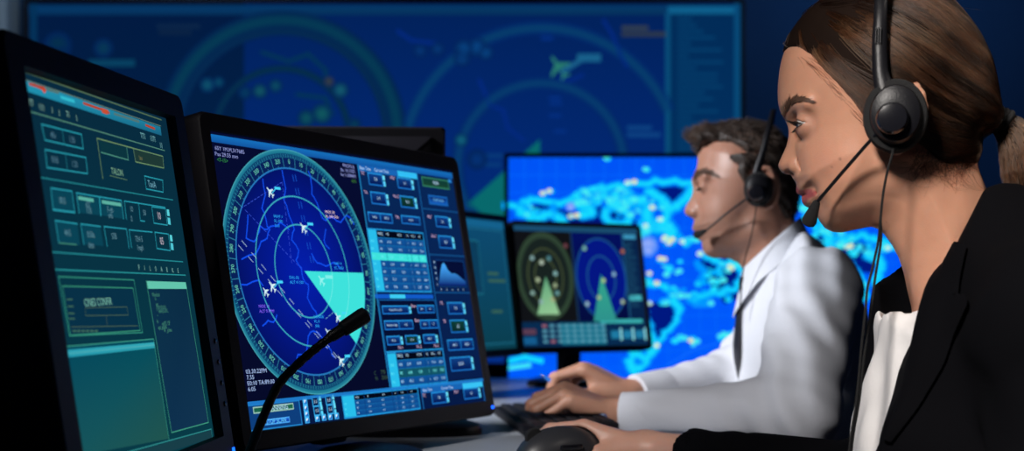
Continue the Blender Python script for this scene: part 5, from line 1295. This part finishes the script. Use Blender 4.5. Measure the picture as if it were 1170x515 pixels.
cab1 = [C(1021.5, 165, -.100), C(1019, 178, -.100), C(1014, 195, -.098), C(1009, 222, -.094), C(1006, 250, -.090), C(1003.5, 275, -.085), C(997, 305, -.090), C(991, 330, -.11), C(989, 352, -.12), C(984, 400, -.12), C(979, 455, -.12), C(972, 500, -.12), C(968, 545, -.12)]
cab2 = [C(1006, 250, -.0885), C(1006.5, 275, -.084), C(1001, 310, -.088), C(996, 345, -.105), C(988, 400, -.117), C(982, 455, -.118), C(974.5, 500, -.118), C(970, 545, -.118)]
HS = headset('headset', 'black wired headset with slim boom on the woman with the ponytail', WROOT, w, cupc, (.0268, .0315), -.09, band, boomp, tip, [cab1, cab2])
# slider ribs on the arm of the headband
for k in range(3):
    x = 1000.5+k*2.6; MB().tube([C(x+.8, 31, -.0955), C(x, 49, -.0968)], .0006, 6).build('slider_rib', M['gloss'], HS)
# far-side pad
MB().lathe([(.5, -.010), (.92, -.010), (1, -.004), (1, .004), (.8, .010), (.3, .012)], 32, Matrix.Translation(Vector((cupc[0], .0965, cupc[2]))) @ Matrix.Rotation(-PI/2, 4, 'X') @ Matrix.Diagonal((.0255, .0305, 1, 1))).build('ear_pad', M['rubber'], HS)
# ---------------------------------------------------------------- the man behind her
MF = Frame(850, 215, 2.35); w = MF; C = w.P
MROOT = thing('person', 'man in white shirt and dark tie typing on the keyboard', 'person', tuple(w.O), -w.th, 'operators')
face = [(799, 168), (797.4, 176), (797.6, 185), (796, 193), (792.6, 202), (791.4, 208), (793.6, 214), (792.4, 220), (788.5, 228), (784, 235), (782, 240), (782.6, 244), (786, 247), (793, 249.5), (793.2, 254), (792, 258.5), (793.4, 262), (797.5, 265.5), (798, 269), (799, 273), (802.5, 276), (802.2, 281), (804, 287), (808, 292), (816, 294.6), (826, 294.2), (834, 295)]
nf_ = [(842, 300), (849, 309), (853, 325), (856, 350)]
bk = [(945, 350), (925, 290), (910, 262), (906, 245), (909, 225), (910, 200), (903, 175), (888, 155), (862, 143), (832, 142), (810, 152)]
nonose = [((np.interp(p[1], [210, 230, 250], [793, 795.5, 796]) if 212 < p[1] < 252 and p[0] < 797 else p[0]), p[1]) for p in face]
polyF = w.xz(face+nf_+bk); polyN = w.xz(nonose+nf_+bk); k_ = 1.0
Rz = [(C(840, y)[2], r) for y, r in ((350, .08), (305, .06), (293, .036), (280, .034), (265, .035), (250, .045), (225, .055), (205, .064), (185, .075), (150, .085))]
G, lo, h = grid((-.115, -.095, w.zc-.19), (.135, .095, w.zc+.135), .0022)
zz = lambda c, b: (c[0], b, c[2])
lat = [ell(G, C(855, 200), (.098, .076, .086)), ell(G, C(825, 235), (.062, .062, .075)), ell(G, C(832, 268), (.050, .052, .046)), ell(G, C(815, 280), (.034, .038, .030))]
for s in (1, -1):
    lat += [cap(G, zz(C(862, 265), s*.050), zz(C(818, 287), s*.020), .015, .014), ell(G, zz(C(812, 245), s*.038), (.024, .020, .024))]
V = union(lat, .024); nk = cap(G, C(882, 250), C(898, 345), .060, .064); V = smin(V, nk, .02)
V = smax(V-.001, prof_field(G, polyN, Rz, .062)-.0006, .007+.030*np.clip(np.abs(G[1])/.045, 0, 1)**1.5)
np_ = w.xz([(792, 204), (793.6, 214), (792.4, 220), (788.5, 228), (784, 235), (782, 240), (782.6, 244), (786, 247), (793, 249.8), (806, 251), (808, 235), (802, 215)])
V = smin(V, prof_field(G, np_, [(C(790, y)[2], r) for y, r in ((250, .016), (243, .012), (230, .010), (212, .010))]), .008)
EYE = {}; ears = []
for s in (1, -1):
    V = smin(V, ell(G, zz(C(794.5, 243), s*.0145), (.0075, .006, .0068)), .005)
    ec = C(807.5, 213, -.032); ec = np.array([ec[0], s*.032, ec[2]]); EYE[s] = ec
    V = smax(V, -ell(G, ec+np.array([-.013, -s*.002, .001]), (.013, .018, .012)), .012); V = smin(V, ell(G, ec, (.0138, .0142, .0134)), .004)
    V = smin(V, cap(G, ec+np.array([-.010, -s*.018, .0165]), ec+np.array([-.001, s*.018, .0165]), .0062, .0048), .014)
    x, y, z = G[0]-ec[0], (G[1]-ec[1])*s, G[2]-ec[2]; op = np.sin(np.clip((y+.013)/.026, 0, 1)*PI)
    sl = np.maximum(np.maximum(z+.0036-.0016*op, -.0052*op-z), np.maximum(x+0*z, np.abs(y)-.013)); V = smax(V, -np.maximum(sl, -(.0150-np.sqrt(x*x+y*y+z*z))-.002), .0015)
    V = smin(V, cap(G, zz(C(794, 261), 0), zz(C(803, 265.5), s*.023), .0034, .0016), .004); V = smin(V, cap(G, zz(C(800, 270), 0), zz(C(803.5, 267), s*.022), .0050, .0016), .004)
    V = smax(V, -cap(G, zz(C(795, 265.6), 0), zz(C(804, 266), s*.025), .0008), .003)
    e0 = np.array(zz(C(874, 216, -.074), s*.0745)); ears.append(ell(G, e0, (.018, .007, .031)))
    rim = [e0+np.array([.020*math.cos(t)+.001, s*.004, .032*math.sin(t)+.002]) for t in np.linspace(-1.9, 2.5, 12)]; ears.append(union([cap(G, a, b, .004) for a, b in zip(rim, rim[1:])], .002))
VH = V.copy(); V = smin(V, union(ears, .003), .004)
v, f = surface(V, lo, h); v = relax(v, f, 1, .35); SK2 = (.36, .178, .122)
stub = np.clip((C(0, 250)[2]-v[:, 2])/.015, 0, 1)*np.clip((C(868, 0)[0]-v[:, 0])/.02, 0, 1)*np.clip((v[:, 2]-C(0, 300)[2])/.012, 0, 1)
lipw = np.clip(1.4-np.linalg.norm((v-C(800, 266))/np.array([.010, .022, .008]), axis=1), 0, .5)*2
mparts = [(v, f, skin_color(v, SK2, [(stub*.35, (.20, .115, .085)), (lipw*.6, (.30, .11, .09)), (.3*bump_w(v, C(784, 240), (.014, .02, .014)), (.44, .17, .12))]))]
mbvh = bvh_of(v, f)
# hands on the keys
WN = w.A(708, 474, 2.06); KNn = w.A(672, 461, 2.06); WFR = w.A(724, 452, 2.26); KF = w.A(680, 429, 2.27)
TYPE = [(.72, .95, .55), (.80, .92, .5), (.85, .95, .5), (.95, .95, .5)]
hands = []
for W_, K_, EL, sd, sgn in ((WN, KNn, w.A(908, 474, 1.98), 1, 1), (WFR, KF, w.A(845, 430, 2.38), -1, 1)):
    fd = (K_-W_)/np.linalg.norm(K_-W_); up = np.array([.25, -.10, 1.0])
    Gh, loh, hh = grid(np.minimum(W_, K_)-np.array([.13, .09, .10]), np.maximum(W_, K_)+np.array([.10, .09, .07]), .0024)
    HV, tips = hand_field(Gh, W_, fd, up, TYPE, 1.02, .20, (.55, .45), sd)
    ad_ = (EL-W_)/np.linalg.norm(EL-W_); HV = smin(HV, cap(Gh, W_, W_+ad_*.10, .025, .030), .018)
    HV = smax(HV, -(Gh[2]-DESK-.0010-.0246*np.clip((w.L((.160, 2.1, 0))[0]-Gh[0])/.012, 0, 1))+0*Gh[1], .002)
    vh, fh = surface(HV, loh, hh); vh = relax(vh, fh, 1); mparts.append((vh, fh, skin_color(vh, (.46, .24, .165), []))); hands.append((W_, EL, ad_, fd, tips))
SHN = np.array([.112, -.180, C(920, 332)[2]]); SHF = np.array([.105, .180, C(920, 326)[2]])
G3, lo3, h3 = grid((-.15, -.28, .60), (.30, .28, w.zc-.10), .010)
tor = union([ell(G3, (.095, 0, w.zc-.34), (.095, .145, .19)), cap(G3, SHF, SHN, .045), ell(G3, (.13, 0, .74), (.09, .13, .12)), cap(G3, C(892, 300), C(905, 340), .055, .07)], .05)
for SH, (W_, EL, ad_, fd, tips) in ((SHN, hands[0]), (SHF, hands[1])): tor = union([tor, cap(G3, SH, EL, .038, .032), cap(G3, EL, EL+(W_-EL)*.85, .032, .024)], .03)
v3, f3 = surface(tor, lo3, h3); mparts.append((v3, f3, skin_color(v3, SK2, [])))
vv, ff, cc = merge_parts(mparts); mesh_obj('body', vv, ff, M['skin'], MROOT, cols=cc)
for s in (1, -1): eyeball(MROOT, EYE[s], .0124, (-.8, 0, -.5), s, iris=(.06, .04, .03))
for s in (1, -1):
    e = EYE[s]; lm = MB()
    for k in range(24):
        yy = -.0115+.024*k/23; op = math.sin(max(0, min(1, (yy*s+.013)/.026))*PI); z = -.0036+.0016*op; x = -math.sqrt(max(1e-6, .0136**2-yy*yy-z*z)); p = e+np.array([x, yy, z])
        lm.tube([p, p+np.array([-.004, yy*.2, -.003]), p+np.array([-.007, yy*.35, -.003])], [.00045, .0003, .0001], 5)
    lm.build('eyelashes', M['lash'], MROOT)
eyebrow(MROOT, mbvh, w, [(793, 204, 3), (797, 200, 3.2), (804, 198, 2.8), (812, 199.5, 2.2), (819, 203, 1.0)], M['brow'], 320, hl=.009, seed=4, rad=.00045)
# hair: short, swept up at the front
ho = [(797, 178), (794, 168), (785, 158), (786, 152), (797, 144), (812, 137), (830, 133.5), (852, 133), (872, 138), (888, 147), (901, 160), (910, 180), (914, 205), (913, 228), (909, 244), (905, 252)]
hi = [(893, 250), (888, 236), (884, 216), (880, 200), (866, 194), (857, 200), (854, 212), (850, 216), (846, 208), (842, 196), (837, 191), (829, 177), (818, 170), (804, 171)]
G5, lo5, h5 = G, lo, h
sh_ = union([ell(G5, C(856, 198), (.104, .0815, .094)), ell(G5, C(812, 164), (.048, .058, .036)), ell(G5, C(880, 225), (.056, .068, .055))], .03)
hl2 = np.array(w.xz(hi+[(797, 178)]), np.float32); X5 = G[0][:, 0, 0][:, None]; Z5 = G[2][0, 0, :][None, :]; dl = np.full((X5.shape[0], Z5.shape[1]), 1e9, np.float32)
for a, b in zip(hl2, hl2[1:]):
    e = b-a; t = np.clip(((X5-a[0])*e[0]+(Z5-a[1])*e[1])/(e@e), 0, 1); dl = np.minimum(dl, np.hypot(X5-a[0]-t*e[0], Z5-a[1]-t*e[1]))
sh_ = smin(VH-(.002+.008*np.clip(dl/.02, 0, 1))[:, None, :], ell(G5, C(808, 160), (.042, .045, .026)), .012)
hd = smax(sh_, poly_sd(G5, w.xz(ho+hi))+G5[1]**2/(2*.09)*(G5[2] > C(0, 195)[2]), .008)
hd = hd+.0018*np.sin(G5[0]*260+G5[2]*240+2*np.sin(G5[1]*170))*np.sin(G5[1]*210+G5[2]*60)
hv, hf = surface(hd, lo5, h5); M['hair2'] = hair_mat('dark brown hair', (.020, .010, .006), (.060, .028, .016), .42); M['hair2shell'] = principled('dark brown hair underlayer', (.016, .008, .005), .6, noise=.3, nscale=60)
MH = mesh_obj('hair', relax(hv, hf, 1), hf, M['hair2shell'], MROOT); hb2 = bvh_of(hv, hf); HC2 = C(858, 215); R6 = np.random.RandomState(9); st_ = []
for i in R6.randint(0, len(hv), 6000):
    p = hv[i]; d = p-HC2; d = d/np.linalg.norm(d)
    q = hb2.find_nearest(Vector(p)); nrm = np.array(q[1])
    front = np.clip((C(840, 0)[0]-p[0])/.05, 0, 1); flow = np.array([-.55*front+.55*(1-front), 0, .75*front-.65*(1-front)*(1 if p[2] < C(0, 170)[2] else .2)])
    flow = flow-nrm*(flow@nrm)*.8; L_ = R6.uniform(.010, .022)*(1 if p[2] > C(0, 200)[2] else .55)
    if nrm@d < .1: continue
    st_.append([p-nrm*.001, p+flow*L_*.5+nrm*L_*.12, p+flow*L_+nrm*L_*.16+R6.normal(0, .0012, 3)])
add_hair('hair_strands', st_, .00040, .00015, M['hair2'], MH)

# shirt
chest = [(846, 304), (852, 316), (848, 330), (845, 350), (842, 380), (838, 420), (834, 450), (836, 480), (850, 530), (1000, 530), (1000, 420), (992, 360), (984, 338), (972, 312), (955, 292), (932, 272), (916, 262), (905, 268)]
G8, lo8, h8 = grid((-.34, -.52, .66), (.30, .30, w.zc-.03), .0052)
X8, Y8, Z8 = G8
cs = union([ell(G8, (.100, 0, w.zc-.33), (.128, .170, .22)), ell(G8, (.12, 0, .76), (.115, .15, .14)), cap(G8, C(890, 285), C(905, 340), .068, .085)]+[cap(G8, np.array([.09, s*.05, C(905, 300)[2]]), (.108, s*.170, C(920, 330)[2]), .050, .058) for s in (1, -1)], .05)
frontw = np.clip((.10-X8)/.05, 0, 1)
cs = smax(cs, poly_sd(G8, w.xz(chest))+Y8**2*(frontw/(2*.115)+(1-frontw)/(2*.34)), .010)
cs = smax(cs, -cap(G8, C(868, 220), C(893, 310), .0600, .062), .004)
arms = []
for SH, (W_, EL, ad_, fd, tips), rr_ in ((SHN, hands[0], (.068, .060, .0345)), (SHF, hands[1], (.062, .054, .031))):
    a = union([cap(G8, SH, EL, rr_[0], rr_[1]), cap(G8, EL, W_+ad_*.035, rr_[1]*.94, rr_[2])], .02)
    t_ = (X8-EL[0])*ad_[0]+(Y8-EL[1])*ad_[1]+(Z8-EL[2])*ad_[2]
    a = a+.0030*np.sin(t_*120+Z8*60+1.2*np.sin(Y8*40))*np.clip(1.1-np.abs(t_-.01)*6.5, .10, 1)+.0010*np.sin(X8*60+Z8*110+Y8*70)
    a = smax(a, -((X8-W_[0])*ad_[0]+(Y8-W_[1])*ad_[1]+(Z8-W_[2])*ad_[2]-.008), .003); arms.append(a)
cs = cs+.0022*np.sin(X8*85+Z8*40+1.5*np.sin(Y8*22))*np.clip((C(0, 330)[2]-Z8)*9, .15, 1)
V = smin(smin(cs, arms[0], .03), arms[1], .03)
for (W_, EL, ad_, fd, tips) in hands: V = smax(V, -cap(G8, W_-ad_*.05, W_+ad_*.03, .0275), .002)
V = smax(V, -(Z8-DESK-.0015)*1.0+0*X8+0*Y8-np.maximum(X8-.02, 0)*50, .004)
v, f = surface(V, lo8, h8); SHIRT = mesh_obj('shirt', relax(v, f, 1), f, M['shirt'], MROOT); shb = bvh_of(v, f)
for (W_, EL, ad_, fd, tips) in hands:
    cuff_ = MB().lathe([(.0270, 0), (.0338, .001), (.0346, .030), (.0352, .058), (.0340, .062), (.0330, .062)], 40, z_to(ad_, W_+ad_*.004)); cuff_.v = [(p[0], p[1], max(p[2], DESK+.0012)) for p in cuff_.v]; cuff_.build('cuff', M['shirt'], SHIRT)
# collar: folded band round the neck, points at the front
cm = MB(); n = 44; rows = []
axis0, axis1 = C(887, 286), C(868, 240); ax = (axis1-axis0)/np.linalg.norm(axis1-axis0)
ft = C(850, 309); bt_ = C(914, 252)
for i in range(n+1):
    a = -PI*.97+2*PI*.97*i/n; fr_ = (1+math.cos(a))/2                   # a = 0 at the nape
    ctr = (ft+bt_)/2; rx = np.linalg.norm(bt_-ft)/2; dirx = (bt_-ft)/np.linalg.norm(bt_-ft)
    p = ctr+dirx*rx*1.0*math.cos(a)+np.array([0, 1, 0])*.0655*math.sin(a)
    outv = dirx*math.cos(a)+np.array([0, 1, 0])*math.sin(a); drop = np.interp(fr_, [0, .08, .3, 1], [.062, .052, .040, .046])
    top = p+np.array([0, 0, .004]); rows.append([p-outv*.002+np.array([0, 0, -.012]), top-outv*.001, top+outv*.002+np.array([0, 0, .001]), top+outv*.005-np.array([0, 0, .004]), p+outv*.016-np.array([0, 0, drop*.6]), p+outv*.026-np.array([0, 0, drop]), p+outv*.022-np.array([0, 0, drop*1.02]), p+outv*.009-np.array([0, 0, drop*.5])])
vs = [x for r in rows for x in r]; fs = [(i*8+k, i*8+(k+1) % 8, (i+1)*8+(k+1) % 8, (i+1)*8+k) for i in range(n) for k in range(8)]+[tuple(range(7, -1, -1)), tuple(n*8+k for k in range(8))]
cm.add(vs, [q[::-1] for q in fs]); cm.build('collar', M['shirt'], SHIRT, angle=60)
# tie: knot and blade down the chest
tm = MB(); tp = [(849.5, 316, .011, .009), (850, 321, .019, .012), (848.5, 331, .015, .010), (847, 336, .0135, .006), (844.5, 352, .020, .005), (842.5, 376, .025, .005), (840, 400, .029, .005), (836.5, 430, .034, .005), (834.5, 452, .038, .005), (836, 474, .040, .005), (840, 490, .012, .004)]
vs = []; fs = []
for (px, py, wd, th) in tp:
    for k in range(18):
        a = 2*PI*k/18; bb = -.022+wd*math.cos(a); c_ = C(px, py, 0)
        vs.append((c_[0]+bb*bb/(2*.115)-.003-th*.55*math.sin(a), bb, c_[2]))
for i in range(len(tp)-1):
    for k in range(18): fs.append((i*18+k, i*18+(k+1) % 18, (i+1)*18+(k+1) % 18, (i+1)*18+k))
fs += [tuple(range(17, -1, -1)), tuple((len(tp)-1)*18+k for k in range(18))]
tm.add(vs, fs); tm.build('tie', M['tie'], MROOT)
seated_legs(MROOT, w, .16, .50, 0, M['trouser'], 0)
mc = np.array([w.O[0], w.O[1], 0])+w.Rw.T @ np.array([.20, 0, 0])
office_chair('black office chair under the man in the white shirt', tuple(mc), -w.th, .365)
# pen between the fingers of his far hand
pa, pb = at(624, 431.5, 2.26), at(652, 449, 2.25); pr_ = thing('pen', 'slim blue pen held in the far hand of the man', 'pen', pa)
d_ = (pb-pa); L_ = np.linalg.norm(d_); MB().lathe([(.0012, -.004), (.0026, .001), (.0046, .012), (.0046, L_*.96), (.004, L_)], 18, z_to(d_, (0, 0, 0))).build('barrel', M['penblue'], pr_); MB().lathe([(.0006, -.010), (.0012, -.004), (.0012, -.003)], 12, z_to(d_, (0, 0, 0))).build('tip', M['steel'], pr_)
# his headset
cupc = C(866.5, 216, -.096); ztop = C(868, 131)[2]+.006; band = []
for t in np.linspace(0, 1, 24):
    if t < .25:
        u = t/.25; p = C(np.interp(u, [0, .4, 1], [864, 865, 873]), np.interp(u, [0, .4, 1], [210, 195, 170]), np.interp(u, [0, 1], [-.100, -.094])); wd, th = np.interp(u, [0, .3, 1], [.011, .007, .005]), .004
    else:
        u = (t-.25)/.75; s0 = C(873, 170, -.094); p = np.array([s0[0]+(C(884, 140)[0]-s0[0])*math.sin(u*PI), -.094*math.cos(u*PI), s0[2]+(ztop-s0[2])*math.sin(u*PI)]); wd, th = .005, .0022
    band.append((p, wd, th))
bp_ = [C(864, 220, -.114), C(856, 225, -.110), C(846, 232, -.096), C(830, 244, -.080), C(812, 259, -.066), C(806, 263.5, -.060)]
HS2 = headset('headset', 'black wired headset on the man in the white shirt', MROOT, w, cupc, (.0235, .0285), -.09, band, bp_, C(796.5, 268, -.052)-C(806, 263.5, -.060), [[C(864.5, 234, -.098), C(862, 250, -.094), C(857, 275, -.088), C(851, 296, -.085), C(848, 320, -.08), C(845, 360, -.075)]], cr=.0019)
MB().lathe([(.5, -.010), (.92, -.010), (1, -.004), (1, .004), (.8, .010), (.3, .012)], 28, Matrix.Translation(Vector((cupc[0], .0995, cupc[2]))) @ Matrix.Rotation(-PI/2, 4, 'X') @ Matrix.Diagonal((.0235, .0285, 1, 1))).build('ear_pad', M['rubber'], HS2)

# ================================================================ light and camera
def spot(name, loc, target, size, power, col, deg):
    l = bpy.data.lights.new(name, 'SPOT'); l.shadow_soft_size = size; l.energy = power; l.color = col; l.spot_size = math.radians(deg); l.spot_blend = .6
    o = bpy.data.objects.new(name, l); link(o); o.location = loc; d = Vector(target)-Vector(loc); o.rotation_euler = d.to_track_quat('-Z', 'Y').to_euler(); return o
def area(name, loc, target, size, power, col=(1, 1, 1), spread=PI):
    l = bpy.data.lights.new(name, 'AREA'); l.shape = 'DISK'; l.size = size; l.energy = power; l.color = col; l.spread = spread
    o = bpy.data.objects.new(name, l); link(o); o.location = loc; d = Vector(target)-Vector(loc); o.rotation_euler = d.to_track_quat('-Z', 'Y').to_euler(); return o
spot('unseen_spot', (-.40, .12, 1.85), (.58, 1.06, 1.04), .12, 142, (1, .94, .88), 38)  # unseen key placed for her face, hanging far below the ceiling
spot('unseen_spot', (-1.25, 1.76, 1.80), (.34, 2.60, .98), .16, 200, (.94, .96, 1.0), 44)  # unseen key placed for the man, coned to spare the woman
spot('unseen_spot', (1.05, .95, 2.1), (.56, 1.22, 1.05), .10, 16, (1, .9, .8), 34)  # weak unseen spot put in for her ponytail and back hair
spot('forearm_fill', (-.50, .62, 1.75), (.17, 1.97, .80), .10, 66, (1, .95, .92), 26)  # added fill to brighten his forearm, the hands and the mouse
area('wall_fill', (1.5, 4.9, 2.75), (1.55, 6.04, 1.5), .8, 8.5, (.22, .48, 1.0)); area('wall_fill', (-1.6, 4.9, 2.75), (-1.8, 6.04, 1.5), .8, 7, (.55, .75, 1.0))  # added fills to lift the back wall and pale post, no fixtures there
wd = bpy.data.worlds.new('room ambience'); bpy.context.scene.world = wd; wd.use_nodes = True
wd.node_tree.nodes['Background'].inputs['Color'].default_value = (.10, .22, .55, 1); wd.node_tree.nodes['Background'].inputs['Strength'].default_value = .035
cam = bpy.data.cameras.new('camera'); co = bpy.data.objects.new('camera', cam); link(co)
co.location = tuple(CAM); co.rotation_euler = (PI/2, 0, 0)
cam.sensor_fit = 'HORIZONTAL'; cam.sensor_width = 36; cam.lens = F/1170*36; cam.shift_y = (HY-257.5)/1170; cam.clip_start = .05
cam.dof.use_dof = True; cam.dof.focus_distance = 1.37; cam.dof.aperture_fstop = cam.lens/9.0
sc = bpy.context.scene; sc.camera = co
sc.view_settings.view_transform = 'Standard'; sc.view_settings.look = 'None'; sc.view_settings.exposure = 0; sc.view_settings.gamma = 1; sc.view_settings.use_curve_mapping = False
sc.cycles.use_denoising = True
